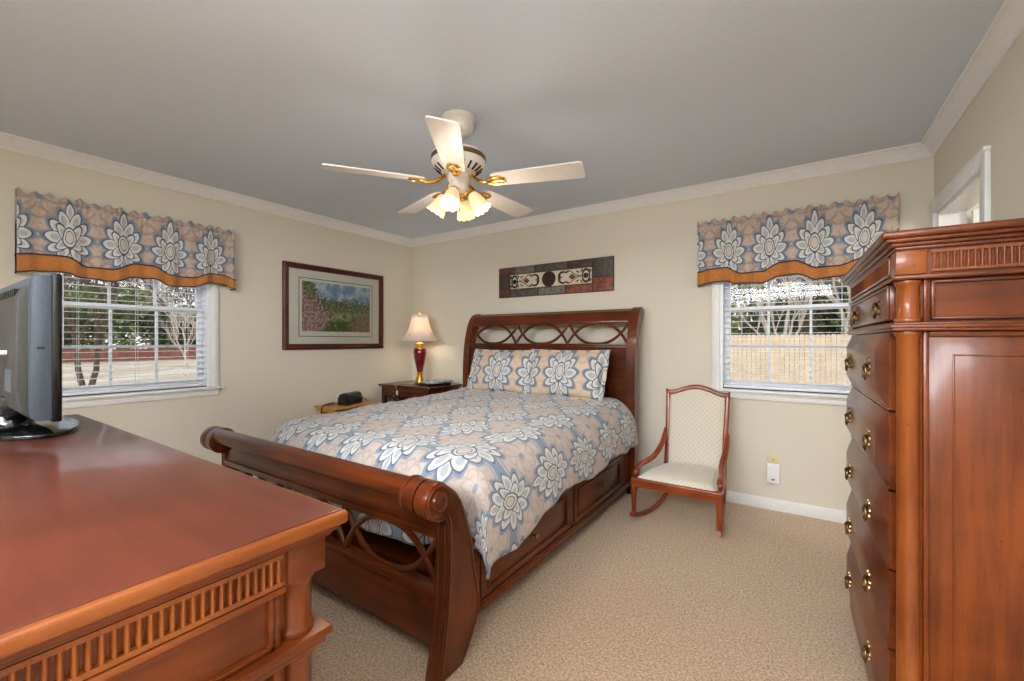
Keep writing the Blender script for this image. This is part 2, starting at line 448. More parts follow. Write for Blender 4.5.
# door casing and the door leaf standing open in the side room
def door():
    root = bpy.data.objects.new('door_1', None); COL.objects.link(root); root.location = (RX, (DY0+DY1)/2, 0); root['kind'] = 'structure'
    b = MB(); c = .068
    b.box(RX-.02, RX, DY0-c, DY0, 0, DZ+c, .004).box(RX-.02, RX, DY1, DY1+c, 0, DZ+c, .004).box(RX-.02, RX, DY0, DY1, DZ, DZ+c, .004)
    b.box(RX-.026, RX, DY0-c-.006, DY1+c+.006, DZ+c-.014, DZ+c+.004, .003)
    b.build('casing', M['white'], root)
    b = MB(); b.box(RX, RX+.12, DY0, DY0+.018, 0, DZ).box(RX, RX+.12, DY1-.018, DY1, 0, DZ).box(RX, RX+.12, DY0+.018, DY1-.018, DZ-.018, DZ)
    b.build('jamb', M['white'], root)
    b = MB(); x0, x1, y0 = RX+.13, RX+.90, DY1-.075
    b.box(x0, x1, y0, y0+.035, .01, DZ-.025, .003)
    for (px0, px1) in ((x0+.10, x0+.345), (x0+.43, x1-.10)):
        for (z0, z1) in ((.2, .85), (.98, 1.55), (1.65, 1.86)):
            b.frustum((px0, px1, z0, z1), y0, 'y', y0-.001, y0-.008, .02)
    lf = b.build('door_leaf', M['white'], root)
    MB().cyl((x1-.06, y0-.05, .95), (x1-.06, y0, .95), .012).lathe([(.0, -.03), (.02, -.028), (.028, -.01), (.02, .01), (.012, .02)], 14, Matrix.Translation((x1-.06, y0-.06, .95)) @ Matrix.Rotation(PI/2, 4, 'X')).build('door_knob', M['antique'], lf)
door()

# ------------------------------------------------------------------ windows. local frame: a along the wall, o out of the room, z up
def window(name, c0, c1, T):
    """T(a, o, z) -> world; c0, c1 edges of the opening"""
    root = bpy.data.objects.new(name, None); COL.objects.link(root); root['kind'] = 'structure'
    root.location = T((c0+c1)/2, 0, WZ0)
    def bx(b, a0, a1, o0, o1, z0, z1, bev=0):
        p, q = T(a0, o0, z0), T(a1, o1, z1)
        b.box(min(p[0], q[0]), max(p[0], q[0]), min(p[1], q[1]), max(p[1], q[1]), z0, z1, bev)
    cw = .057
    b = MB()
    bx(b, c0-cw, c0, -.018, 0, WZ0, WZ1+cw, .004); bx(b, c1, c1+cw, -.018, 0, WZ0, WZ1+cw, .004); bx(b, c0-cw, c1+cw, -.02, 0, WZ1, WZ1+cw, .004)
    bx(b, c0-cw+.012, c0-.012, -.024, -.018, WZ0, WZ1, .002); bx(b, c1+.012, c1+cw-.012, -.024, -.018, WZ0, WZ1, .002)
    b.build('casing', M['white'], root)
    b = MB(); bx(b, c0-cw-.018, c1+cw+.018, -.045, .06, WZ0-.022, WZ0, .006); b.build('sill', M['white'], root)
    b = MB(); bx(b, c0-cw, c1+cw, -.016, 0, WZ0-.072, WZ0-.022, .004); bx(b, c0-cw, c1+cw, -.022, 0, WZ0-.036, WZ0-.022, .003); b.build('apron', M['white'], root)
    b = MB(); bx(b, c0, c0+.02, 0, WT, WZ0, WZ1); bx(b, c1-.02, c1, 0, WT, WZ0, WZ1); bx(b, c0+.02, c1-.02, 0, WT, WZ1-.02, WZ1); bx(b, c0+.02, c1-.02, .06, WT, WZ0, WZ0+.015)
    b.build('jamb', M['vinyl'], root)
    g0, g1 = c0+.058, c1-.058; zm = 1.462
    for nm, z0, z1, od in (('lower_sash', WZ0+.015, zm+.018, .075), ('upper_sash', zm-.018, WZ1-.02, .105)):
        b = MB()
        bx(b, c0+.02, g0, od, od+.028, z0, z1, .003); bx(b, g1, c1-.02, od, od+.028, z0, z1, .003)
        bx(b, g0, g1, od, od+.028, z0, z0+.036, .003); bx(b, g0, g1, od, od+.028, z1-.036, z1, .003)
        s = b.build(nm, M['vinyl'], root)
        b = MB(); zz0, zz1 = z0+.036, z1-.036
        for k in (1, 2):
            a = g0 + (g1-g0)*k/3; bx(b, a-.008, a+.008, od+.006, od+.022, zz0, zz1)
        bx(b, g0, g1, od+.007, od+.021, (zz0+zz1)/2-.008, (zz0+zz1)/2+.008)
        b.build('muntin', M['vinyl'], s)
        b = MB(); bx(b, g0-.004, g1+.004, od+.012, od+.016, zz0-.004, zz1+.004); b.build('glass_pane', M['glass'], s)
    return root
TL = lambda a, o, z: (LX - o, a, z)
TB = lambda a, o, z: (a, BY + o, z)
window('window_1', *W1, TL); window('window_2', *W2, TB)

def blind(T, c0, c1, label):
    root = thing('window_blind', label, 'blind', T((c0+c1)/2, .035, WZ1-.05), 'horizontal blinds in the windows')
    def bx(b, a0, a1, o0, o1, z0, z1, bev=0):
        p, q = T(a0, o0, z0), T(a1, o1, z1)
        b.box(min(p[0], q[0]), max(p[0], q[0]), min(p[1], q[1]), max(p[1], q[1]), z0, z1, bev)
    a0, a1 = c0+.026, c1-.026
    b = MB(); bx(b, a0, a1, .012, .062, WZ1-.065, WZ1-.022, .003); b.build('headrail', M['vinyl'], root)
    b = MB(); z = WZ0 + .062
    while z < WZ1-.08:
        bx(b, a0, a1, .014, .060, z-.0014, z+.0014); z += .0445
    b.build('slats', M['vinyl'], root)
    b = MB(); bx(b, a0, a1, .012, .062, WZ0+.006, WZ0+.026, .004); b.build('bottom_rail', M['vinyl'], root)
    b = MB()
    for t in (.14, .5, .86):
        a = a0+(a1-a0)*t
        for o in (.012, .062): b.cyl(T(a, o, WZ0+.02), T(a, o, WZ1-.05), .0012, 5)
    b.build('ladder_cord', M['whiteplastic'], root)
    a = a0 + .045
    MB().cyl(T(a, .008, 1.18), T(a, .008, WZ1-.05), .0028, 6).build('tilt_wand', M['whiteplastic'], root)
blind(TL, *W1, 'white slatted blind in the window behind the television')
blind(TB, *W2, 'white slatted blind in the window above the rocking chair')

# ------------------------------------------------------------------ valances
SC = [(0, 1.737), (.07, 1.752), (.17, 1.753), (.26, 1.703), (.36, 1.703), (.47, 1.760), (.54, 1.760), (.64, 1.706), (.74, 1.702), (.87, 1.752), (.94, 1.748), (1, 1.718)]
BH = [(0, .105), (.2, .100), (.26, .072), (.36, .082), (.5, .097), (.62, .082), (.74, .07), (1, .075)]
def valance(T, c, dz, label, seed):
    W, D = 1.17, .075
    a0 = c - W/2
    root = thing('window_valance', label, 'valance', T(c, -D/2, 1.75+dz), 'scalloped valances over the windows')
    L = W + 2*D
    def plan(s, z, top):
        q = s*L
        wob = .009*math.sin(q*26 + seed) + .005*math.sin(q*61 + 2*seed)
        pu = max(0, (2.12+dz - z)/.42)
        if q < D: a, o, e = a0, -.004 - q, 0
        elif q > D+W: a, o, e = a0+W, -.004 - (L-q), 0
        else: a, o, e = a0 + (q-D), -D - wob*(0.4+pu), min(1, (q-D)/.05, (D+W-q)/.05)
        return a, o
    ZT = 2.118 + dz
    def fab(i, j):
        s = i; f = max(0, min(1, (s*L-D)/W)); zb = interp(SC, f) + dz
        z = zb + (ZT - zb)*j
        a, o = plan(s, z, j)
        q = s*L
        if j > .86:       # gathered header
            o -= .006*math.sin(q*150 + 3*math.sin(q*37))*(1 if j < .999 else 1.2); z += (.010*math.sin(q*95 + seed) + .006*math.sin(q*41))*(j-.86)/.14
            if .90 < j < .96: o -= .012
        elif j > .5: o -= .0035*math.sin(q*120 + 4*math.sin(q*29))*(j-.5)/.36
        return T(a, o, z), (q, 2.12+dz - z if False else z - dz - 1.62)
    m = MB().grid(fab, 230, 34).build('patterned_cloth', M['damask_valance'], root, ang=80, recalc=False)
    m.modifiers.new('thickness', 'SOLIDIFY').thickness = .004
    def bnd(i, j):
        f = max(0, min(1, (i*L-D)/W)); z1 = interp(SC, f)+dz; z0 = z1 - interp(BH, f)
        z = z0 + (z1-z0)*j; a, o = plan(i, z, j)
        return T(a, o, z), (i*L, z)
    m = MB().grid(bnd, 160, 6).build('contrast_band', M['orange'], root, ang=80, recalc=False)
    m.modifiers.new('thickness', 'SOLIDIFY').thickness = .005
    for off in (0, 1):
        pts = []
        for k in range(141):
            i = k/140; f = max(0, min(1, (i*L-D)/W)); z = interp(SC, f)+dz - off*interp(BH, f)
            a, o = plan(i, z, 0); pts.append(T(a, o-.003, z))
        MB().tube(pts, .0042, 6).build('piping', M['navy'], root, ang=80)
    def lin_(i, j):
        f = max(0, min(1, (i*L-D)/W)); z0 = interp(SC, f)+dz - interp(BH, f) - .004; z = z0 + .30*j
        a, o = plan(i, z, j); return T(a*1 if o > -D*.9 else a, o+.012 if o < -D*.9 else o*.9, z), (i, j)
    MB().grid(lin_, 120, 3).build('lining', M['lining'], root, ang=80, recalc=False)
    rod = MB().tube([T(a0+.006, -.002, ZT-.035), T(a0+.006, -D+.01, ZT-.035), T(a0+W-.006, -D+.01, ZT-.035), T(a0+W-.006, -.002, ZT-.035)], .007, 8)
    rod.build('curtain_rod', M['whiteplastic'], root)
valance(TL, 1.055, -.003, 'blue and tan damask valance with rust band, above the television', .4)
valance(TB, -.085, .014, 'blue and tan damask valance with rust band, between headboard and tall chest', 2.1)

# ------------------------------------------------------------------ ceiling fan
FX, FYY = -1.545, 1.772
def fan():
    root = thing('ceiling_fan', 'white five-blade ceiling fan with brass arms and four lit shades', 'ceiling fan', (FX, FYY, CEIL))
    T = Matrix.Translation((FX, FYY, 0))
    MB().lathe([(.001, CEIL), (.088, CEIL), (.092, CEIL-.012), (.088, CEIL-.022), (.080, CEIL-.028), (.082, CEIL-.05), (.074, CEIL-.075), (.055, CEIL-.095), (.03, CEIL-.105), (.001, CEIL-.105)], 32, T).build('canopy', M['fanwhite'], root)
    MB().lathe([(.016, CEIL-.10), (.016, 2.23)], 16, T).build('downrod', M['fanwhite'], root)
    h = MB().lathe([(.001, 2.265), (.05, 2.262), (.09, 2.25), (.130, 2.236), (.146, 2.222), (.146, 2.184), (.140, 2.172), (.118, 2.150), (.088, 2.128), (.070, 2.118), (.001, 2.118)], 40, T).build('motor_housing', M['fanwhite'], root)
    MB().lathe([(.1465, 2.216), (.1485, 2.214), (.1485, 2.192), (.1465, 2.190)], 40, T, False).build('brass_band', M['antique'], h)
    b = MB()
    for k in range(20):
        a = 2*PI*k/20; 
        p = Vector((FX+.128*math.cos(a), FYY+.128*math.sin(a), 2.157)); q = Vector((FX+.094*math.cos(a), FYY+.094*math.sin(a), 2.1305))
        b.tube([p, q], .0055, 6)
    b.build('vent_slots', M['black'], h)
    MB().lathe([(.001, 2.118), (.058, 2.118), (.062, 2.105), (.058, 2.088), (.05, 2.078), (.052, 2.07), (.056, 2.055), (.05, 2.03), (.034, 2.012), (.001, 2.008)], 28, T).build('switch_housing', M['fanwhite'], root)
    t0 = math.radians(-54.35); R = .676; ZB = 2.075
    for k in range(5):
        a = t0 + 2*PI*k/5
        X = Matrix.Translation((FX, FYY, ZB)) @ Matrix.Rotation(a, 4, 'Z') @ Matrix.Rotation(math.radians(-11), 4, 'X')
        # blade outline in local x (out), y (across)
        ol = [(.20, -.050), (.23, -.056), (.45, -.064), (.655, -.070), (.668, -.066), (.676, -.055), (.676, .055), (.668, .066), (.655, .070), (.45, .064), (.23, .056), (.20, .050), (.185, .03), (.182, 0), (.185, -.03)]
        b = MB(); A = b.verts([X @ Vector((x, y, .0035)) for x, y in ol]); B = b.verts([X @ Vector((x, y, -.0035)) for x, y in ol]); n = len(ol)
        b.face(A); b.face(list(reversed(B)))
        for i in range(n): b.face([A[i], B[i], B[(i+1) % n], A[(i+1) % n]])
        bl = b.build('blade', M['fanwhite'], root)
        b = MB()
        b.tube([X @ Vector(p) for p in spline([(.075, 0, .035), (.10, 0, .012), (.14, 0, -.008), (.18, 0, -.010)], 4)], .010, 8, flat=1.5)
        for sy in (-1, 0, 1):
            pts = spline([(.16, 0, -.009), (.195, sy*.026, -.008), (.235, sy*.030, -.007), (.262, sy*.012, -.007)], 5)
            b.tube([X @ Vector(p) for p in pts], .0075, 6)
        b.lathe([(.001, -.006), (.011, -.004), (.011, .003), (.001, .004)], 10, X @ Matrix.Translation((.255, 0, -.008)))
        b.build('blade_bracket', M['brass'], bl)
    # light kit: four arms and shades
    MB().lathe([(.001, 2.012), (.034, 2.012), (.038, 2.002), (.032, 1.992), (.016, 1.985), (.010, 1.97), (.012, 1.962), (.001, 1.955)], 20, T).build('light_fitter', M['brass'], root)
    for k in range(4):
        a = math.radians(-68 + 90*k)
        A = Matrix.Translation((FX, FYY, 2.012)) @ Matrix.Rotation(a, 4, 'Z')
        MB().tube([A @ Vector(p) for p in spline([(.025, 0, -.01), (.05, 0, .012), (.072, 0, .006)], 5)], .0075, 8).build('light_arm', M['brass'], root)
        S = A @ Matrix.Translation((.068, 0, .010)) @ Matrix.Rotation(math.radians(180-34), 4, 'Y')
        MB().lathe([(.001, -.008), (.018, -.006), (.024, .004), (.025, .018), (.022, .02)], 16, S, False).build('shade_holder', M['brass'], root)
        b = MB(); n = 40; rings = []
        for r, z in ((.022, .012), (.028, .02), (.036, .045), (.041, .07), (.046, .095), (.052, .118)):
            rings.append(b.verts([S @ Vector(((r + (.003*math.cos(10*2*PI*i/n)*(z/.118)**2))*math.cos(2*PI*i/n), (r + (.003*math.cos(10*2*PI*i/n)*(z/.118)**2))*math.sin(2*PI*i/n), z + .003*math.cos(10*2*PI*i/n)*(z/.118)**2)) for i in range(n)]))
        for P, Q in zip(rings, rings[1:]):
            for i in range(n): b.face([P[i], P[(i+1) % n], Q[(i+1) % n], Q[i]])
        sh = b.build('lamp_shade', M['frosted'], root); md = sh.modifiers.new('thickness', 'SOLIDIFY'); md.thickness = .003
        MB().lathe([(.001, .02), (.012, .022), (.014, .04), (.024, .062), (.027, .078), (.022, .094), (.010, .102), (.001, .104)], 16, S).build('bulb', M['bulb'], sh)
        p = S @ Vector((0, 0, .150)); light('fan_lamp', 'POINT', p, 1.0, (1, .90, .78), radius=.05)
    for dx, L in ((.03, .10), (-.025, .07)):
        MB().cyl((FX+dx, FYY-.03, 2.03-L), (FX+dx, FYY-.03, 2.03), .0012, 5).lathe([(.001, -.022), (.005, -.016), (.003, 0), (.001, .002)], 8, Matrix.Translation((FX+dx, FYY-.03, 2.03-L))).build('pull_chain', M['brass'], root)
fan()

# ------------------------------------------------------------------ bed
BX0, BX1, BXC = -2.80, -1.13, -1.965       # inside faces of the posts
def footprofile(ins=0):
    front = spline([(1.100, 0), (1.128, .12), (1.150, .30), (1.157, .45), (1.158, .56)], 5)
    sc = arc(1.112, .653, .068 - ins, math.radians(-62), math.radians(-290), 20)
    back = spline([(1.19, .675), (1.235, .615), (1.27, .53), (1.298, .44), (1.312, .345), (1.336, .25), (1.343, .18), (1.325, .125), (1.285, .065), (1.252, .025), (1.236, 0)], 4)
    return [(p[0], p[1]) for p in front] + sc + [(p[0], p[1]) for p in back]
def fret(b, x0, x1, z0, z1, yz, r, n=3, ex=2.6):
    pitch = (x1-x0)/n; zm = z1-z0
    for k in range(n):
        c = x0 + pitch*(k+.5); h = pitch/2
        for sg in (1, -1):
            pts = []
            for i in range(25):
                t = -1 + 2*i/24; q = 1-abs(t)**ex
                z = z0 + zm*q if sg > 0 else z1 - zm*q
                pts.append((c + h*t, yz(z) + (0 if sg > 0 else .004), z))
            b.tube(pts, r, 8, up=(0, 1, 0))
def knob(y, z, x, parent):
    MB().lathe([(.001, 0), (.017, 0), (.017, .003), (.007, .006), (.006, .014), (.014, .020), (.017, .028), (.012, .034), (.001, .036)], 16, Matrix.Translation((x, y, z)) @ Matrix.Rotation(PI/2, 4, 'Y')).build('knob', M['antique'], parent)
def bed():
    root = thing('sleigh_bed', 'cherry wood sleigh bed with open fretwork and storage drawers', 'bed', (BXC, 2.3, 0))
    # foot posts
    prof = footprofile()
    for x0, x1, s in ((BX1+.010, BX1+.07, 1), (BX0-.07, BX0-.010, -1)):
        p = MB().prism(prof, 'x', x0, x1, .005, 2).build('foot_post', BD('z'), root, ang=30)
        xo = x1 if s > 0 else x0
        b = MB()
        for ins, rr in ((.012, .0045),):
            pts = [(xo, y, z) for y, z in prof if z > .03]
            cy = sum(q[1] for q in pts)/len(pts)
            inner = []
            for (x, y, z) in pts:
                ax = interp([(0, 1.20), (.3, 1.235), (.5, 1.215), (.58, 1.18), (.653, 1.112), (.8, 1.112)], z)
                d = Vector((y-ax, (z-.653) if z > .6 else 0)); l = d.length or 1
                inner.append((x + s*.002, y - d.x/l*ins, z - d.y/l*ins))
            b.tube(inner, rr, 6)
        fr_ = [(y, z) for y, z in prof[:21] if z > .02]
        for xx in (x0+.014, x1-.014): b.tube([(xx, y-.001, z) for y, z in fr_], .0035, 6)
        b.build('edge_bead', BD('z'), p)
        R = Matrix.Translation((xo, 1.112, .653)) @ Matrix.Rotation(s*PI/2, 4, 'Y')
        MB().lathe([(.001, .006), (.006, .009), (.010, .006), (.014, .009), (.020, .010), (.026, .008), (.030, .012), (.036, .010), (.040, 0), (.001, 0)], 24, R).build('rosette', BD('x'), p)
    # roll with collars
    def rollm(x): return Matrix.Translation((x, 1.112, .653)) @ Matrix.Rotation(PI/2, 4, 'Y')
    L = BX1-BX0
    cols = []
    for q0, sg in ((0, 1), (L, -1)):
        b = MB(); cols.append(b); b.lathe([(r, q0+sg*q) for r, q in ((.001, -.004), (.067, -.004), (.067, .050), (.071, .053), (.072, .060), (.071, .066), (.060, .068), (.001, .068))], 28, rollm(BX0))
    rb = MB().lathe([(.001, .05), (.041, .05), (.041, L-.05), (.001, L-.05)], 24, Matrix.Translation((BX0, 1.098, .680)) @ Matrix.Rotation(PI/2, 4, 'Y')).build('foot_roll', BD('x'), root)
    for b in cols: b.build('roll_collar', BD('x'), rb)
    # curved panel beneath the roll, rails, fretwork, lower board
    poly = [(1.100, .650), (1.125, .640), (1.150, .610), (1.164, .575), (1.166, .545), (1.158, .515), (1.186, .515), (1.192, .55), (1.190, .60), (1.170, .660), (1.130, .700)]
    MB().prism(poly, 'x', BX0-.012, BX1+.012).build('foot_cove_panel', BD('x'), root)
    MB().box(BX0-.012, BX1+.012, 1.150, 1.196, .492, .518, .005).box(BX0-.012, BX1+.012, 1.144, 1.200, .514, .524, .003).build('foot_upper_rail', BD('x'), root)
    b = MB(); fret(b, BX0-.010, BX1+.010, .306, .496, lambda z: 1.170, .0125, 3)
    b.build('foot_fretwork', BD('x'), root)
    MB().box(BX0-.012, BX1+.012, 1.146, 1.202, .285, .306, .005).box(BX0-.012, BX1+.012, 1.152, 1.19, .268, .290, .003).build('foot_lower_rail', BD('x'), root)
    MB().box(BX0-.012, BX1+.012, 1.158, 1.186, .085, .275, .003).build('foot_board', BD('x'), root)
    # side rails with drawers
    for s in (1, -1):
        xo = BX1+.002 if s > 0 else BX0-.002
        xi = xo - s*.035
        b = MB(); b.box(min(xi, xo), max(xi, xo), 1.36, 3.40, .105, .405, .003)
        b.box(*sorted((xo, xo+s*.016)), 1.385, 3.395, .085, .115, .006); b.box(*sorted((xo, xo+s*.010)), 1.385, 3.395, .113, .124, .004)
        b.box(*sorted((xo, xo+s*.010)), 1.385, 3.395, .385, .405, .004)
        b.build('side_rail', BD('y'), root)
        for y0, y1 in ((1.43, 2.265), (2.33, 3.125)):
            b = MB(); b.box(*sorted((xo, xo+s*.008)), y0, y1, .132, .362, .003)
            b.box(*sorted((xo+s*.006, xo+s*.018)), y0+.04, y1-.04, .162, .172, .004).box(*sorted((xo+s*.006, xo+s*.018)), y0+.04, y1-.04, .322, .332, .004)
            b.box(*sorted((xo+s*.006, xo+s*.018)), y0+.04, y0+.05, .162, .332, .004).box(*sorted((xo+s*.006, xo+s*.018)), y1-.05, y1-.04, .162, .332, .004)
            d = b.build('drawer', BD('y'), root)
            MB().lathe([(.001, 0), (.017, 0), (.017, .003), (.007, .006), (.006, .014), (.014, .020), (.017, .028), (.012, .034), (.001, .036)], 16, Matrix.Translation((xo+s*.008, (y0+y1)/2, .247)) @ Matrix.Rotation(s*PI/2, 4, 'Y')).build('knob', M['antique'], d)
    MB().box(BX0+.036, BX1-.036, 1.23, 3.38, .15, .30).build('slat_base', BD('x'), root)
    # headboard
    front = spline([(3.355, .09), (3.355, .6), (3.358, .95), (3.378, 1.18), (3.425, 1.36), (3.475, 1.452), (3.53, 1.497)], 5)
    sc = arc(3.555, 1.458, .045, math.radians(110), math.radians(-60), 12)
    back = spline([(3.535, 1.385), (3.485, 1.26), (3.45, 1.08), (3.44, .8), (3.44, .09)], 5)
    hp = [(p[0], p[1]) for p in front] + sc + [(p[0], p[1]) for p in back]
    for x0, x1 in ((BX1-.04, BX1+.035), (BX0-.07, BX0+.005)):
        p = MB().prism(hp, 'x', x0, x1, .006, 2).build('head_post', BD('z'), root, ang=30)
        MB().box(x0+.005, x1-.005, 3.36, 3.435, 0, .092, .006).build('post_foot', M['black'], p)
    hx0, hx1 = BX0+.005, BX1-.04
    rail = [(3.436, 1.388), (3.470, 1.430), (3.490, 1.470), (3.535, 1.488)] + arc(3.552, 1.458, .036, math.radians(110), math.radians(-70), 10) + [(3.52, 1.40), (3.468, 1.380)]
    MB().prism(rail, 'x', hx0, hx1).build('head_roll', BD('x'), root, ang=30)
    MB().box(hx0, hx1, 3.428, 3.470, 1.368, 1.392, .005).build('head_upper_rail', BD('x'), root)
    b = MB(); fret(b, hx0, hx1, 1.196, 1.372, lambda z: 3.405 + (z-1.196)*.21, .012, 3); b.build('head_fretwork', BD('x'), root)
    MB().box(hx0, hx1, 3.376, 3.432, 1.176, 1.198, .005).box(hx0, hx1, 3.384, 3.43, 1.158, 1.178, .004).build('head_middle_rail', BD('x'), root)
    b = MB().box(hx0, hx1, 3.396, 3.424, .25, 1.165)
    b.build('head_panel', BD('x'), root)
    return root
bed()
mt = MB().box(BX0+.035, BX1-.035, 1.50, 3.33, .36, .615, .05, 4).build('mattress', M['mattress'])
tag(mt, 'pale thick mattress lying in the cherry sleigh bed under the comforter', 'mattress')
fd = MB().box(BX0+.040, BX1-.040, 1.42, 3.34, .302, .358, .008).build('box_spring', M['lace'])
tag(fd, 'dark edged low box spring beneath the mattress in the bed', 'box spring')

# comforter
def comforter():
    T0, T1 = .700, .745
    BXC = -1.983; FL, Rx, Ry, YF = .688, .21, .19, 1.27
    yf = YF + Ry; S1 = 3.34 - yf; S2 = S1 + Ry*PI/2; SM = S2 + .16
    def drop(d, flat, R):
        if d < flat: return d, 0
        f = (d-flat)/R
        if f < PI/2: return flat + R*math.sin(f), R*(1-math.cos(f))
        return flat + R + .012*min(1, (d-flat-R*PI/2)/.1), R + (d-flat-R*PI/2)
    def fn(i, j):
        s = j*SM
        near = max(0, min(1, (s - 1.20)/.65))
        t_end = FL + Rx*PI/2 + .115 + .085*near*near + .008*math.sin(s*9)
        t = (2*i-1)*t_end
        if t < 0: t *= 1.02
        ax, dzx = drop(abs(t), FL + (.022 if t < 0 else 0), Rx)
        sy, dzy = drop(s, S1, Ry)
        pull = max(0, min(1, (ax-.60)/.22)); pull = pull*pull*(3-2*pull)
        y = 3.34 - sy*(1 - .068*pull)
        P = 3.0
        dz = (dzx**P + dzy**P)**(1/P) if dzx+dzy > 0 else 0
        T = T0 + (T1-T0)*max(0, min(1, (y-1.5)/1.7))
        x = BXC + math.copysign(ax, t)
        crown_ = .018*(1-(abs(x-BXC)/.92)**2)
        p = Vector((x*3.2, y*3.2, 0))
        wv = .020*mnoise.fractal(p, 1.0, 2.0, 3) + .006*mnoise.noise(Vector((x*11, y*11, 4)))
        z = T + crown_ + wv - dz
        side = min(1, dzx/.15); x += math.copysign(side*(.012*mnoise.noise(Vector((y*6, z*3, 1))) + .006*math.sin(y*14 + z*6)), t)
        fs = min(1, dzy/.15); y += fs*.010*mnoise.noise(Vector((x*7, z*4, 9)))
        y = max(y, 1.225); z = max(z, .262 + .02*math.sin(x*30))
        return (x, y, z), (t + .05, s)
    o = MB().grid(fn, 150, 150).build('comforter', M['damask_bed'], None, ang=180, recalc=False)
    md = o.modifiers.new('thickness', 'SOLIDIFY'); md.thickness = .016; md.offset = 0
    tag(o, 'blue, cream and tan damask comforter spread over the bed and hanging down its side', 'comforter')
comforter()

# pillows in shams, leaning on the headboard
def pillow(xc, w, h, yb, zb, lean, roll, label, seed):
    root = thing('pillow', label, 'pillow', (xc, yb, zb), 'pillows against the headboard')
    X = Matrix.Translation((xc, yb, zb)) @ Matrix.Rotation(roll, 4, 'Y') @ Matrix.Rotation(-lean, 4, 'X')
    fl = .035
    def face(sg):
        def fn(i, j):
            a = (2*i-1); c = (2*j-1)
            fx = max(0, 1-abs(a)**2.6); fz = max(0, 1-abs(c)**2.4)
            th = .088*(fx*fz)**.55
            th += .007*mnoise.noise(Vector((a*3+seed, c*3, sg)))*min(1, fx*fz*4)
            x = a*w/2*(1-.03*(1-abs(c))**1 * abs(a)**4); z = h/2 + c*h/2*(1-.05*abs(c)**3*(1-abs(a)**2))
            return X @ Vector((x, -th*sg, z)), (a*w/2 + .18, c*h/2 + .23)
        return fn
    b = MB(); b.grid(face(1), 48, 36); b.grid(face(-1), 48, 36)
    bmesh.ops.remove_doubles(b.bm, verts=b.bm.verts, dist=.0005)
    b.build('cushion', M['damask_pillow'], root, ang=70)
    # flange round the edge
    pts = []
    def rim(a, c): return (a*w/2, h/2 + c*h/2*(1-.05*abs(c)**3*(1-abs(a)**2)))
    loop = [(-1+2*k/24, -1) for k in range(24)] + [(1, -1+2*k/16) for k in range(16)] + [(1-2*k/24, 1) for k in range(24)] + [(-1, 1-2*k/16) for k in range(16)]
    b = MB(); lay = b.bm.loops.layers.uv.verify(); A = []; B = []; UA = []
    for n_, (a, c) in enumerate(loop):
        x, z = rim(a, c); ox = x + a*abs(a)**6*fl; oz = z + c*abs(c)**6*fl*.5
        wv = .006*math.sin(n_*1.3+seed)
        A.append(b.bm.verts.new(X @ Vector((x*.985, 0, h/2+(z-h/2)*.985)))); B.append(b.bm.verts.new(X @ Vector((ox, wv, oz)))); UA.append(((x+.18, z-h/2+.23), (ox+.18, oz-h/2+.23)))
    n = len(loop)
    for k in range(n):
        q = (k+1) % n; f = b.bm.faces.new([A[k], A[q], B[q], B[k]])
        for l, uv in zip(f.loops, (UA[k][0], UA[q][0], UA[q][1], UA[k][1])): l[lay].uv = uv
    o = b.build('flange', M['damask_pillow'], root, ang=80); o.modifiers.new('thickness', 'SOLIDIFY').thickness = .006
pillow(-2.285, .68, .395, 3.16, .755, .36, 0.0, 'damask pillow nearest the lamp, propped against the headboard', 1.0)
pillow(-1.640, .665, .40, 3.14, .760, .38, 0.0, 'damask pillow nearest the rocking chair, propped against the headboard', 5.0)

# ------------------------------------------------------------------ chest of drawers (built in its own frame, then turned)
def bail(x, y, z, parent, s=-1):
    """antique brass rosette with a drop ring on a face looking along -x"""
    R = Matrix.Translation((x, y, z)) @ Matrix.Rotation(s*PI/2, 4, 'Y')
    b = MB(); n = 24
    b.lathe([(.001, 0), (.020, 0), (.021, .003), (.014, .007), (.008, .008), (.006, .011), (.008, .014), (.005, .017), (.001, .018)], n, R)
    for k in range(6):
        a = k*PI/3; p = Vector((x, y+.024*math.cos(a), z+.024*math.sin(a)))
        b.lathe([(.001, 0), (.009, 0), (.008, .004), (.001, .006)], 8, Matrix.Translation(p) @ Matrix.Rotation(s*PI/2, 4, 'Y'))
    b.tube([(x+s*.011, y+.021*math.cos(t), z-.016+.024*math.sin(t)) for t in [2*PI*i/20 for i in range(20)]], .0032, 6, closed=True)
    b.build('drawer_pull', M['antique'], parent, local=True)
def reeds(b, axis, a0, a1, plane, out, z0, z1, pitch):
    n = int((a1-a0)/pitch); p = (a1-a0)/n
    for k in range(n):
        c = a0 + p*(k+.5); hw = p*.29
        pts = arc(0, 0, 1, 0, PI, 6)
        poly = [(c + hw*math.cos(t*PI/6), plane + out*(.35+.65*math.sin(t*PI/6))) for t in range(7)]
        poly = [(c+hw, plane)] + poly + [(c-hw, plane)]
        if axis == 'y': poly = [(q[1], q[0]) for q in poly]
        b.prism(poly, 'z', z0+.006, z1-.006)
    if axis == 'x':
        b.box(a0, a1, min(plane, plane+out), max(plane, plane+out), z0, z0+.007); b.box(a0, a1, min(plane, plane+out), max(plane, plane+out), z1-.007, z1)
    else:
        b.box(min(plane, plane+out), max(plane, plane+out), a0, a1, z0, z0+.007); b.box(min(plane, plane+out), max(plane, plane+out), a0, a1, z1-.007, z1)
def column(x, y, z0, z1, r):
    return MB().lathe([(.001, z0), (r+.004, z0), (r+.005, z0+.006), (r+.003, z0+.010), (r, z0+.014), (r, z1-.014), (r+.003, z1-.010), (r+.005, z1-.006), (r+.004, z1), (.001, z1)], 24, Matrix.Translation((x, y, 0)))
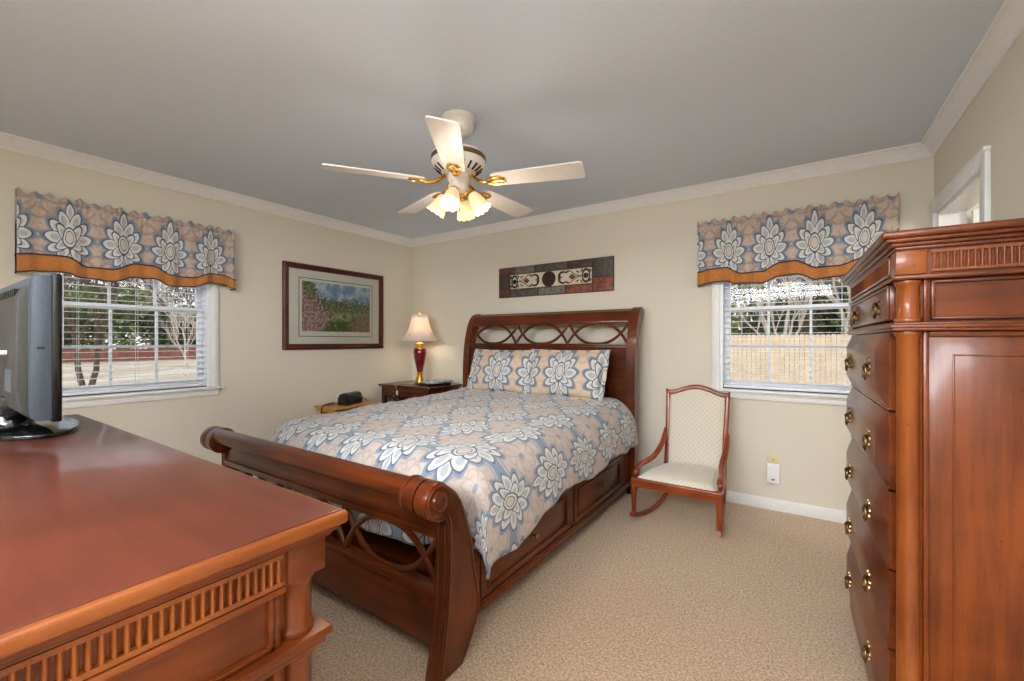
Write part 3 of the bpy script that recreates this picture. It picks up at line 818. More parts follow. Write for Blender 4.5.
def chest():
    root = thing('chest_of_drawers', 'tall cherry chest of drawers with fluted frieze and brass pulls', 'chest of drawers')
    D, Wd = .405, .955
    K = dict(local=True)
    MB().box(.020, D, .022, Wd-.022, .06, 1.47).box(-.004, D, .004, Wd-.004, 0, .075, .006).box(.004, D, .012, Wd-.012, .075, .105, .008).build('carcass', CH('z'), root, **K)
    # cornice
    b = MB()
    b.box(-.004, D, -.004, Wd+.004, 1.463, 1.474, .003).box(-.014, D, -.014, Wd+.014, 1.472, 1.484, .005).box(-.026, D, -.026, Wd+.026, 1.482, 1.494, .005)
    b.build('cornice', CH('y'), root, **K)
    MB().box(-.036, D+.004, -.036, Wd+.036, 1.492, 1.512, .007, 3).build('top', CH('y'), root, **K)
    MB().box(-.010, D, -.010, Wd+.010, 1.247, 1.256, .003).box(-.016, D, -.016, Wd+.016, 1.254, 1.264, .004).box(-.008, D, -.008, Wd+.008, 1.262, 1.270, .003).build('waist_moulding', CH('y'), root, **K)
    MB().box(-.008, D, -.008, Wd+.008, 1.384, 1.396, .004).build('frieze_moulding', CH('y'), root, **K)
    # frieze: corner blocks and fluting
    b = MB().box(.002, D, .004, .03, 1.394, 1.466).box(.002, .03, .03, Wd-.004, 1.394, 1.466)
    b.build('frieze', CH('x'), root, **K)
    for y0 in (-.003, Wd-.063):
        MB().box(-.003, .061, y0, y0+.066, 1.397, 1.463, .004).build('corner_block', EDGE('x'), root, **K)
    b = MB(); reeds(b, 'x', .068, D, .004, -.009, 1.402, 1.458, .0122); b.build('side_fluting', EDGE('z'), root, **K)
    b = MB(); reeds(b, 'y', .075, Wd-.075, .002, -.009, 1.402, 1.458, .0122); b.build('front_fluting', CH('z'), root, **K)
    # corner columns
    for y in (.028, Wd-.028):
        for z0, z1 in ((1.272, 1.382), (.108, 1.245)):
            column(.028, y, z0, z1, .0245).build('corner_column', EDGE('z'), root, **K)
    # side panels
    b = MB()
    b.box(.056, .065, .010, .03, 1.27, 1.385, .003).box(.070, .078, .006, .03, 1.276, 1.38, .003).box(.070, D, .006, .03, 1.372, 1.38, .003).box(.070, D, .006, .03, 1.276, 1.284, .003)
    b.box(.076, D, .018, .03, 1.282, 1.374)
    b.build('side_panel', CH('x'), root, **K)
    b = MB()
    b.box(.055, .067, .010, .03, .10, 1.247, .004)
    b.box(.067, D, .012, .03, 1.232, 1.247, .003)
    b.frustum((.069, D, .11, 1.232), .03, 'y', .022, .002, (.040, .046))
    b.box(.109, .113, -.001, .01, .156, 1.186, .0015).box(.109, D-.04, -.001, .01, 1.182, 1.186, .0015)
    b.build('side_panel', CH('z'), root, **K)
    # drawers
    rows = [(1.278, 1.378, 0)] + [(.118 + .2265*k, .118 + .2265*k + .2185, 1) for k in range(4, -1, -1)]
    for z0, z1, kind in rows:
        b = MB(); y0, y1 = .074, Wd-.074
        if kind == 0:
            b.box(-.004, .03, y0, y1, z0, z1, .003).box(-.010, 0, y0, y1, z0, z0+.008, .003).box(-.010, 0, y0, y1, z1-.008, z1, .003).box(-.010, 0, y0, y0+.008, z0, z1, .003).box(-.010, 0, y1-.008, y1, z0, z1, .003)
        else:
            b.frustum((y0, y1, z0, z1), .03, 'x', -.004, -.028, (.05, .052))
            b.box(-.008, 0, y0, y1, z0-.002, z0+.006, .002)
        d = b.build('drawer', CH('y'), root, **K)
        for y in (.235, Wd-.235): bail(-.004 if kind == 0 else -.028, y, (z0+z1)/2 + .004, d)
    root.location = (.212, 1.545, 0); root.rotation_euler = (0, 0, math.radians(1.6))
chest()

# ------------------------------------------------------------------ dresser under the television
DX0, DX1, DY_0, DY_1, DZT = -2.38, -.645, -.05, .457, .9325
def dresser():
    root = thing('dresser', 'long low cherry dresser with fluted end, under the television', 'dresser', ((DX0+DX1)/2, (DY_0+DY_1)/2, 0))
    x1, y1 = DX1-.030, DY_1-.030; x0 = DX0+.030
    MB().box(DX0+.010, DX1-.010, DY_0, DY_1-.010, .921, DZT, .003).build('top', wood('x', (90, 39, 24), (108, 51, 33), 'satin_top', .3, .45), root)
    b = MB(); b.box(DX0, DX1, DY_0, DY_1, .908, .930, .007, 3)
    b.build('top_edge', EDGE('y'), root)
    MB().box(DX0+.012, DX1-.012, DY_0, DY_1-.012, .898, .910, .004).box(DX0+.02, DX1-.02, DY_0, DY_1-.02, .890, .900, .003).build('cornice', CH('y'), root)
    MB().box(x0+.02, x1-.02, DY_0+.005, y1-.02, .05, .895).box(x0-.004, x1+.004, DY_0, y1+.004, 0, .085, .006).box(x0+.004, x1-.004, DY_0, y1-.004, .085, .11, .006).build('carcass', CH('z'), root)
    # frieze
    MB().box(x0+.004, x1-.004, DY_0, y1-.004, .832, .893).build('frieze', CH('x'), root)
    for xx in (x1-.062, x0-.003): MB().box(xx, xx+.065, y1-.062, y1+.003, .834, .890, .004).build('corner_block', CH('y'), root)
    b = MB(); reeds(b, 'y', DY_0, y1-.070, x1-.004, .008, .838, .887, .0113); b.build('side_fluting', EDGE('z'), root)
    MB().box(x1-.03, x1+.003, DY_0, y1-.064, .824, .835, .003).build('frieze_moulding', EDGE('y'), root)
    # corner columns
    for xx in (x1-.033, x0+.033):
        for z0, z1 in ((.738, .833), (.115, .708)): column(xx, y1-.033, z0, z1, .027).build('corner_column', CH('z'), root)
    MB().box(x0-.012, x1+.012, DY_0, y1+.012, .722, .738, .005).box(x0-.004, x1+.004, DY_0, y1+.004, .708, .724, .004).build('waist_moulding', CH('y'), root)
    # end panel (towards the chest)
    b = MB(); b.box(x1-.03, x1-.006, y1-.078, y1-.068, .738, .826, .003).box(x1-.03, x1-.012, DY_0, y1-.078, .738, .826)
    b.box(x1-.02, x1-.004, DY_0, y1-.078, .738, .748, .003).box(x1-.02, x1-.004, y1-.088, y1-.078, .738, .826, .003)
    b.build('side_panel', CH('y'), root)
    b = MB(); b.frustum((DY_0-.05, y1-.085, .115, .700), x1-.03, 'x', x1-.016, x1-.004, .05); b.box(x1-.03, x1-.006, y1-.080, y1-.068, .11, .708, .003)
    b.build('side_panel', CH('z'), root)
    # drawers on the front, facing the bed
    cw = (x1-x0-.14)/3
    for c in range(3):
        a0 = x0+.07+c*cw
        for z0, z1 in ((.748, .826), (.515, .700), (.320, .505), (.122, .310)):
            b = MB(); b.frustum((a0+.006, a0+cw-.006, z0, z1), y1-.03, 'y', y1-.008, y1+.012, .03); d = b.build('drawer', CH('x'), root)
            for fx in (.27, .73):
                xx = a0+cw*fx; R = Matrix.Translation((xx, y1+.012, (z0+z1)/2)) @ Matrix.Rotation(-PI/2, 4, 'X')
                MB().lathe([(.001, 0), (.020, 0), (.021, .003), (.008, .009), (.007, .016), (.010, .020), (.001, .025)], 14, R).build('drawer_pull', M['antique'], d)
dresser()

# ------------------------------------------------------------------ television
def tv():
    s = 1.15
    xr, xl = -1.845, -2.42; yb, yf = .256, .308
    z0, z1 = .985, 1.415; xc = (xr+xl)/2
    root = thing('television', 'black and silver flat television seen from behind on the dresser', 'television', (xc, .26, DZT))
    # silver side casing with rounded rear corners
    poly = [(yf-.012, z0), (yf-.012, z1)] + [(yb+.012+.020*math.cos(t), z1-.045+.045*math.sin(t)) for t in [PI/2+PI/2*i/8 for i in range(9)]] + [(yb+.012+.020*math.cos(t), z0+.045+.045*math.sin(t)) for t in [PI+PI/2*i/8 for i in range(9)]]
    MB().prism(poly, 'x', xl, xr, .004).build('side_casing', M['silver'], root, ang=30)
    MB().box(xr-.001, xr+.001, yb+.008, yf-.028, (z0+z1)/2-.004, (z0+z1)/2+.003).build('side_slot', M['black'], root)
    MB().box(xl-.004, xr+.004, yf-.014, yf+.008, z0-.006, z1+.006, .005).build('bezel', M['gloss'], root)
    MB().box(xl+.03, xr-.03, yf+.0075, yf+.0095, z0+.04, z1-.03).build('screen', M['screen'], root)
    b = MB(); poly = [(yb+.03, z0+.008), (yb+.03, z1-.012), (yb-.012, z1-.035), (yb-.030, z1-.075), (yb-.034, z0+.09), (yb-.022, z0+.03), (yb-.004, z0+.012)]
    b.prism(poly, 'x', xl+.012, xr-.006, .006)
    bk = b.build('back_cover', M['greyplastic'], root, ang=25)
    b = MB()
    for k in range(14): b.box(xl+.10, xr-.06, yb-.0345, yb-.031, z1-.14+.0, z1-.139) if False else b.box(xl+.08+k*.03, xl+.098+k*.03, yb-.026, yb-.014, z1-.062, z1-.040)
    b.build('vent_slots', M['black'], bk)
    MB().box(xr-.16, xr-.05, yb-.0355, yb-.033, z0+.085, z0+.15).build('connector_plate', M['silver'], bk)
    MB().cyl((xr-.135, yb-.034, z0+.20), (xr-.135, yb-.085, z0+.20), .007, 10).tube(spline([(xr-.135, yb-.085, z0+.20), (xr-.16, yb-.12, z0+.19), (xr-.25, yb-.13, z0+.10), (xr-.33, yb-.10, z0-.03)], 6), .0035, 6).build('antenna_cable', M['whiteplastic'], root)
    # stand
    b = MB(); b.lathe([(.001, DZT+.014), (.052, DZT+.014), (.050, DZT+.03), (.036, DZT+.05), (.030, z0+.02), (.001, z0+.02)], 20, Matrix.Translation((xc, yb-.005, 0)))
    b.box(xc-.07, xc+.07, yb-.04, yb+.03, z0-.004, z0+.06, .01); b.build('stand_neck', M['gloss'], root)
    ol = [(xc + .02 + .275*math.cos(t), .275 + .118*math.sin(t)*(1 if math.sin(t) > 0 else 1)) for t in [2*PI*i/48 for i in range(48)]]
    MB().prism(ol, 'z', DZT+.003, DZT+.015, .004).build('stand_base', M['gloss'], root, ang=30)
tv()

# ------------------------------------------------------------------ end table, lamp, magazines
NX0, NX1, NY0, NY1, NZ = -3.875, -3.085, 3.10, 3.605, .75
def end_table():
    root = thing('end_table', 'dark cherry end table with curved brackets in the corner beside the bed', 'end table', ((NX0+NX1)/2, (NY0+NY1)/2, 0))
    MB().box(NX0, NX1, NY0, NY1, NZ-.018, NZ, .006, 3).box(NX0+.012, NX1-.012, NY0+.012, NY1-.012, NZ-.030, NZ-.016, .004).build('top', NS('x'), root)
    a, b_ = NX0+.03, NX1-.03; c, d = NY0+.03, NY1-.03
    b = MB()
    b.box(a, b_, c, c+.02, NZ-.115, NZ-.028, .002).box(a, b_, d-.02, d, NZ-.115, NZ-.028, .002).box(a, a+.02, c, d, NZ-.115, NZ-.028, .002).box(b_-.02, b_, c, d, NZ-.115, NZ-.028, .002)
    b.box(a-.004, b_+.004, c-.004, d+.004, NZ-.121, NZ-.112, .003)
    b.build('apron', NS('x'), root)
    MB().box(a+.10, b_-.10, c-.006, c+.004, NZ-.105, NZ-.04, .003).build('drawer', NS('x'), root)
    for x in (a, b_-.042):
        for y in (c, d-.042):
            MB().prism([(x, y), (x+.042, y), (x+.042, y+.042), (x, y+.042)], 'z', 0, NZ-.11, .003).build('leg', NS('z'), root)
    z1 = NZ-.118; z0 = NZ-.30
    for (p, q) in (((a+.04, c+.02), (b_-.04, c+.02)), ((b_-.02, c+.04), (b_-.02, d-.04)), ((a+.02, c+.04), (a+.02, d-.04)), ((a+.04, d-.02), (b_-.04, d-.02))):
        b = MB(); p = Vector(p); q = Vector(q); m = (p+q)/2
        for e in (p, q):
            pts = []
            for k in range(13):
                t = k/12; w_ = e + (m-e)*t*.96
                pts.append((w_.x, w_.y, z1 - (z1-z0)*(t**2.2)))
            b.tube(pts, .009, 6)
            pts = []
            for k in range(13):
                t = k/12; w_ = e + (m-e)*(.62+.30*(t**.6)); pts.append((w_.x, w_.y, z1 - (z1-z0)*t))
            b.tube(pts, .008, 6)
        b.build('bracket', NS('x'), root)
    MB().box(a+.03, b_-.03, c+.03, d-.03, .14, .158, .003).build('lower_shelf', NS('x'), root)
end_table()
def table_lamp():
    x, y, z = -3.49, 3.36, NZ
    root = thing('table_lamp', 'table lamp with oxblood vase body, gold foot and white bell shade', 'lamp', (x, y, z))
    T = Matrix.Translation((x, y, z))
    MB().lathe([(.001, 0), (.062, 0), (.064, .008), (.058, .018), (.050, .024), (.044, .05), (.034, .085), (.030, .10), (.034, .108), (.034, .120), (.026, .130), (.001, .132)], 28, T).build('foot', M['gold'], root)
    MB().lathe([(.001, .130), (.030, .130), (.036, .16), (.050, .22), (.064, .29), (.070, .335), (.068, .368), (.058, .388), (.001, .39)], 32, T).build('vase_body', M['red'], root)
    MB().lathe([(.001, .386), (.062, .386), (.060, .396), (.044, .402), (.038, .42), (.046, .436), (.036, .45), (.026, .458), (.028, .475), (.020, .49), (.001, .492)], 28, T).build('neck', M['gold'], root)
    MB().lathe([(.004, .488), (.004, .765), (.010, .77), (.010, .785), (.001, .792)], 10, T).build('harp_finial', M['brass'], root)
    b = MB(); n = 56; rings = []
    for r, zz in ((.198, .470), (.196, .478), (.172, .505), (.146, .545), (.122, .600), (.104, .660), (.092, .715), (.087, .760)):
        rings.append(b.verts([T @ Vector(((r*(1+.012*math.cos(14*2*PI*i/n)))*math.cos(2*PI*i/n), (r*(1+.012*math.cos(14*2*PI*i/n)))*math.sin(2*PI*i/n), zz)) for i in range(n)]))
    for P, Q in zip(rings, rings[1:]):
        for i in range(n): b.face([P[i], P[(i+1) % n], Q[(i+1) % n], Q[i]])
    o = b.build('lamp_shade', M['shade'], root); o.modifiers.new('thickness', 'SOLIDIFY').thickness = .003
    MB().lathe([(.001, .50), (.013, .505), (.014, .53), (.028, .565), (.030, .585), (.022, .61), (.001, .62)], 16, T @ Matrix.Translation((.018, 0, 0))).build('bulb', M['bulb'], root)
    light('table_lamp_bulb', 'POINT', (x, y, z+.66), .7, (1, .90, .76), radius=.04)
    pts = spline([(x-.05, y-.02, z+.006), (x-.12, y-.11, z+.005), (x-.10, NY0+.02, z+.005), (x-.085, NY0-.006, z-.01), (x-.06, NY0-.012, z-.05), (x-.05, NY0-.012, z-.10), (x-.075, NY0-.012, z-.16), (x-.07, NY0+.02, z-.30)], 6)
    MB().tube(pts, .003, 6).build('cord', M['gold'], root)
    MB().box(x-.066, x-.046, NY0-.022, NY0-.005, z-.10, z-.055, .005).build('cord_switch', M['whiteplastic'], root)
table_lamp()
def slab(name, x, y, z, sx, sy, sz, rz, m, label, cat, edge=None, group=None):
    o = MB().box(-sx/2, sx/2, -sy/2, sy/2, 0, sz, .002).build(name, m)
    o.location = (x, y, z); o.rotation_euler = (0, 0, rz); tag(o, label, cat, group); return o
slab('notebook', -3.24, 3.33, NZ, .21, .28, .026, -.25, M['black'], 'black notebook lying on the end table beside the lamp', 'book')
slab('magazine', -3.25, 3.36, NZ+.026, .20, .27, .012, -.12, M['paper'], 'grey blue magazine lying on the black notebook by the lamp, lower of two', 'magazine', group='magazines on the end table')
slab('magazine', -3.23, 3.38, NZ+.038, .19, .26, .012, -.35, noisy('magazine_cover_pale', (130, 140, 160), (222, 222, 220), 22, .25), 'pale grey magazine topmost of the pile beside the lamp', 'magazine', group='magazines on the end table')

# small pine folding table with the clock radio
def tray():
    x0, x1, y0, y1, z = -3.885, -3.55, 2.36, 2.86, .60
    root = thing('folding_tray_table', 'small light pine folding tray table against the wall under the picture', 'tray table', ((x0+x1)/2, (y0+y1)/2, 0))
    MB().box(x0, x1, y0, y1, z-.018, z, .006, 3).build('top', M['pine'], root)
    MB().box(x0+.02, x1-.02, y0+.02, y0+.04, z-.05, z-.018).box(x0+.02, x1-.02, y1-.04, y1-.02, z-.05, z-.018).build('top_batten', M['pine'], root)
    for y in (y0+.05, y1-.05):
        for sx in (1, -1):
            a = ((x0+x1)/2 - sx*.15, y + sx*.011, 0.004); c = ((x0+x1)/2 + sx*.12, y + sx*.011, z-.03)
            MB().tube([a, c], .012, 6).build('leg', M['pine'], root)
    MB().cyl(((x0+x1)/2-.145, y0+.05, .02), ((x0+x1)/2-.145, y1-.05, .02), .009, 8).build('stretcher', M['pine'], root)
    b = MB().tube(spline([(x0+.03, y0+.20, z+.004), (x0+.10, y0+.09, z+.012), (x0+.13, y0+.02, z+.008), (x0+.135, y0-.008, z-.03), (x0+.13, y0-.008, z-.20)], 6), .008, 6, flat=.35)
    b.build('carry_strap', M['strap'], root)
tray()
def radio():
    root = thing('clock_radio', 'black clock radio with a rounded top on the pine tray table', 'clock radio', (-3.70, 2.63, .60))
    prof = [(-.055, 0), (.055, 0), (.060, .02), (.052, .085), (.035, .108), (.0, .116), (-.04, .105), (-.058, .07), (-.062, .02)]
    X = Matrix.Translation((-3.70, 2.63, .60)) @ Matrix.Rotation(math.radians(18), 4, 'Z')
    b = MB(); L = .125
    secs = []
    for t, s in ((-1, .80), (-.94, .93), (-.8, 1), (.8, 1), (.94, .93), (1, .80)):
        secs.append(b.verts([X @ Vector((x*s, t*L, .05+(z-.05)*s if z > .001 else 0)) for x, z in prof]))
    for A, B in zip(secs, secs[1:]):
        for i in range(len(prof)): b.face([A[i], A[(i+1) % len(prof)], B[(i+1) % len(prof)], B[i]])
    b.face(list(reversed(secs[0]))); b.face(secs[-1])
    bd = b.build('case', M['black'], root)
    RY = X @ Matrix.Translation((.056, .075, .062)) @ Matrix.Rotation(PI/2, 4, 'Y')
    MB().lathe([(.001, 0), (.016, 0), (.015, .006), (.001, .008)], 16, RY).build('tuning_knob', M['silver'], root)
    b = MB()
    for k in range(6): b.box(-.004, .004, -.10+k*.016, -.092+k*.016, .03, .082)
    for v in b.bm.verts: v.co = X @ (v.co + Vector((.054, 0, 0)))
    b.build('speaker_grille', M['greyplastic'], root)
    MB().tube([X @ Vector(p) for p in ((-.03, .10, .10), (-.04, .19, .098))], .002, 6).build('aerial', M['grey'], root)
    MB().tube(spline([X @ Vector(p) for p in ((-.05, -.10, .02), (-.10, -.14, .005), (-.11, -.20, .004), (-.06, -.245, .006))], 5), .003, 6).build('power_cord', M['black'], root)
radio()
_st = MB().tube(spline([(-3.895, 2.83, .655), (-3.86, 2.87, .640), (-3.80, 2.885, .612), (-3.79, 2.885, .604)], 4), .006, 8).build('wooden_stick', M['pine'])
_st.location = (0, 0, 0)
tag(_st, 'thin light wooden stick leaning between the wall and the pine tray table', 'stick')

# ------------------------------------------------------------------ pictures
def print_material():
    m, p = mat('landscape_print', None, .5)
    g = xyz(texco('Generated')); y, z = g[1], g[2]
    o = texco('Generated', (1, 1.6, 1))
    n1 = tnoise(o, 9, 5, .6); n2 = tnoise(o, 22, 4, .65); n3 = tnoise(o, 5, 3)
    sky = mixc(step(n3, .4, .65), rgba((128, 164, 206)), rgba((214, 224, 234)))
    tree = mixc(step(n2, .40, .62), rgba((70, 80, 58)), rgba((158, 160, 122)))
    tree = mixc(step(n1, .55, .7)*.6, tree, rgba((136, 112, 84)))
    grass = mixc(step(n1 + z*.6, .55, .75), rgba((78, 102, 56)), rgba((150, 168, 92)))
    pink = mixc(step(n2, .42, .6), rgba((128, 104, 96)), rgba((214, 178, 176)))
    sand = rgba((196, 176, 150))
    hl = .66 + (tnoise(o, 7, 5, .7)-.5)*.75
    hl = hl + (1-step(y, .05, .30))*.45
    c = mixc(step(z, hl-.02, hl+.02), tree, sky)
    gl = .40 + (n3-.5)*.25
    c = mixc(1-step(z, gl-.03, gl+.02), c, grass)
    c = mixc(band(z, .30, .36, .02)*step(n1, .48, .56)*band(y, .25, .6, .05), c, sand)
    pk = step(.42 - y*.75 + (n1-.5)*.5 - f_abs(z-.25)*.55, .05, .14)
    c = mixc(pk, c, pink)
    rk = step(y*.9 - z*.5 + (n1-.5)*.3 - .50, .02, .08)*(1-step(z, .34, .42))
    c = mixc(rk, c, mixc(step(n2, .4, .6), rgba((120, 100, 78)), rgba((160, 142, 112))))
    setc(p, c); return m
def framed_print():
    y0, y1, z0, z1 = 2.066, 3.187, 1.140, 1.948; x = LX
    root = thing('framed_print', 'wide framed landscape print in a mahogany frame above the pine tray table', 'picture', (x, (y0+y1)/2, (z0+z1)/2))
    fw = .052
    b = MB()
    def bar(pts):   # mitred bar between outer and inner corners
        o0, o1, i1, i0 = pts
        lev = [(x+.002, pts), (x+.022, pts)]
        A = b.verts([(x+.002, *q) for q in pts]); B = b.verts([(x+.024, *q) for q in pts])
        mid = [(o0[0]*.7+i0[0]*.3, o0[1]*.7+i0[1]*.3), (o1[0]*.7+i1[0]*.3, o1[1]*.7+i1[1]*.3), (o1[0]*.15+i1[0]*.85, o1[1]*.15+i1[1]*.85), (o0[0]*.15+i0[0]*.85, o0[1]*.15+i0[1]*.85)]
        Cc = b.verts([(x+.032, *q) for q in mid[:2]]); Dd = b.verts([(x+.020, *q) for q in mid[2:]])
        b.face(list(reversed(A))); b.face([B[0], B[1], Cc[1], Cc[0]]); b.face([Cc[0], Cc[1], Dd[0], Dd[1]]); b.face([Dd[1], Dd[0], B[2], B[3]])
        for i in range(4): b.face([A[i], A[(i+1) % 4], B[(i+1) % 4], B[i]])
    O = [(y0, z0), (y1, z0), (y1, z1), (y0, z1)]; I = [(y0+fw, z0+fw), (y1-fw, z0+fw), (y1-fw, z1-fw), (y0+fw, z1-fw)]
    for k in range(4): bar((O[k], O[(k+1) % 4], I[(k+1) % 4], I[k]))
    b.build('frame', FR('y'), root)
    MB().box(x+.003, x+.008, y0+fw-.004, y1-fw+.004, z0+fw-.004, z1-fw+.004).build('mat_board', M['matboard'], root)
    a0, a1, c0, c1 = y0+.157, y1-.146, z0+.128, z1-.132
    MB().box(x+.008, x+.0088, a0-.006, a1+.006, c0-.006, c1+.006).build('mat_line', M['black'], root)
    MB().box(x+.0088, x+.0096, a0, a1, c0, c1).build('print_margin', M['matboard'], root)
    MB().box(x+.0096, x+.0102, a0+.026, a1-.026, c0+.046, c1-.026).build('printed_picture', print_material(), root)
    MB().box(x+.014, x+.016, y0+fw-.003, y1-fw+.003, z0+fw-.003, z1-fw+.003).build('glass_pane', M['glass'], root)
framed_print()
def plaque():
    x0, x1, z0, z1 = -2.60, -1.365, 1.662, 1.966; y = BY
    root = thing('wall_plaque', 'long tiled wall plaque with scrolled metal over cream centre, above the headboard', 'wall plaque', ((x0+x1)/2, y, (z0+z1)/2))
    MB().box(x0, x1, y-.018, y-.002, z0, z1, .003).build('backing', noisy('plaque_dark', (48, 32, 26), (58, 40, 32), 50, .6), root)
    tcols = [((84, 46, 38), (108, 64, 52)), ((72, 64, 56), (100, 90, 78)), ((60, 46, 42), (84, 68, 60)), ((104, 48, 34), (148, 84, 62)), ((68, 62, 60), (92, 84, 80)), ((94, 90, 80), (124, 118, 104))]
    tm = [noisy('plaque_stone_%d' % i, a, c, 34, .55, .4, .004) for i, (a, c) in enumerate(tcols)]
    W = x1-x0; g = .004
    tiles = [(0, .16, .745, 1, 0), (.16, .35, .745, 1, 5), (.35, .64, .745, 1, 4), (.64, .84, .745, 1, 2), (.84, 1, .44, 1, 4),
             (0, .115, .30, .745, 2), (0, .115, 0, .30, 0), (.115, .38, 0, .26, 1), (.38, .62, 0, .26, 5), (.62, .84, 0, .26, 3), (.84, 1, 0, .44, 3)]
    for a, c, e, f, k in tiles:
        MB().box(x0+W*a+g, x0+W*c-g, y-.024, y-.016, z0+.304*e+g, z0+.304*f-g, .003).build('stone_tile', tm[k], root)
    cx0, cx1, cz0, cz1 = x0+W*.12, x0+W*.835, z0+.304*.27, z0+.304*.735
    MB().box(cx0, cx1, y-.022, y-.014, cz0, cz1).build('cream_centre', noisy('plaque_cream', (214, 204, 178), (224, 215, 192), 60, .7), root)
    dk, _ = mat('plaque_metal', lin((62, 42, 42)), .45, .4); rd, _ = mat('plaque_red', lin((128, 58, 44)), .5, .2)
    cx = (cx0+cx1)/2; cz = (cz0+cz1)/2; yy = y-.027
    R = Matrix.Translation((cx, y-.020, cz)) @ Matrix.Rotation(PI/2, 4, 'X')
    MB().lathe([(.001, .016), (.018, .013), (.026, .008), (.04, .012), (.056, .008), (.070, .009), (.076, 0), (.001, 0)], 28, R).build('medallion', dk, root)
    h = (cz1-cz0)/2
    for s in (1, -1):
        b = MB()
        def pt(u, v): return (cx + s*u, yy, cz + v)
        # C scrolls beside the medallion, diamond lattice, end rosettes
        for v in (1, -1):
            b.tube([pt(.105+.052+.046*math.cos(t), v*(.012+.040*math.sin(t))) for t in [math.radians(q) for q in range(40, 250, 15)]], lambda t: .004+.006*math.sin(PI*t), 6)
            b.tube(spline([pt(.185, v*.035), pt(.225, v*.055), pt(.275, v*.02), pt(.33, -v*.0), pt(.36, v*.0)], 5), .0034, 6)
            b.tube([pt(.388+.034*math.cos(t), v*(.010+.046*math.sin(t))) for t in [math.radians(q) for q in range(-20, 200, 15)]], lambda t: .004+.006*math.sin(PI*t), 6)
        R = Matrix.Translation(pt(.388, 0)) @ Matrix.Rotation(PI/2, 4, 'X')
        b.lathe([(.001, .008), (.012, .006), (.024, .004), (.024, -.004), (.001, -.004)], 14, R)
        for (uu, vv, an) in ((.13, .0, 0), (.20, .052, 35), (.20, -.052, -35), (.305, .042, -30), (.305, -.042, 30), (.345, .05, 60), (.345, -.05, -60), (.43, .045, 120), (.43, -.045, -120)):
            ca, sa = math.cos(math.radians(an)), math.sin(math.radians(an))
            b.tube([pt(uu+q*ca, vv+q*sa) for q in (-.018, -.009, 0, .009, .018)], lambda t: .0015+.0055*math.sin(PI*t), 6, flat=1.0)
        b.build('metal_scroll', dk, root)
        MB().prism([(cx+s*.215, cz), (cx+s*.245, cz+.026), (cx+s*.285, cz), (cx+s*.245, cz-.026)], 'y', yy-.003, yy+.006).build('red_leaf', rd, root)
plaque()

# ------------------------------------------------------------------ outlet with a plugged-in white device
def outlet():
    x, z = -.172, .335; y = BY
    root = thing('wall_outlet', 'ivory wall outlet plate low on the wall beside the rocking chair', 'outlet', (x, y, z))
    MB().box(x-.037, x+.037, y-.006, y, z-.06, z+.06, .003).build('cover_plate', M['ivory'], root)
    MB().box(x-.017, x+.017, y-.008, y-.005, z+.012, z+.042, .002).build('socket', M['ivory'], root)
    MB().box(x-.008, x-.005, y-.0088, y-.0078, z+.021, z+.033).box(x+.005, x+.008, y-.0088, y-.0078, z+.021, z+.033).build('socket_slot', M['black'], root)
    r2 = thing('plug_in_device', 'white plug-in device hanging from the ivory wall outlet', 'plug-in device', (x, y, z-.07))
    MB().box(x-.040, x+.040, y-.040, y-.0085, z-.135, z+.004, .008, 3).build('case', M['whiteplastic'], r2)
    MB().box(x-.010, x+.010, y-.0415, y-.039, z-.112, z-.100, .001).build('indicator', M['grey'], r2)
outlet()

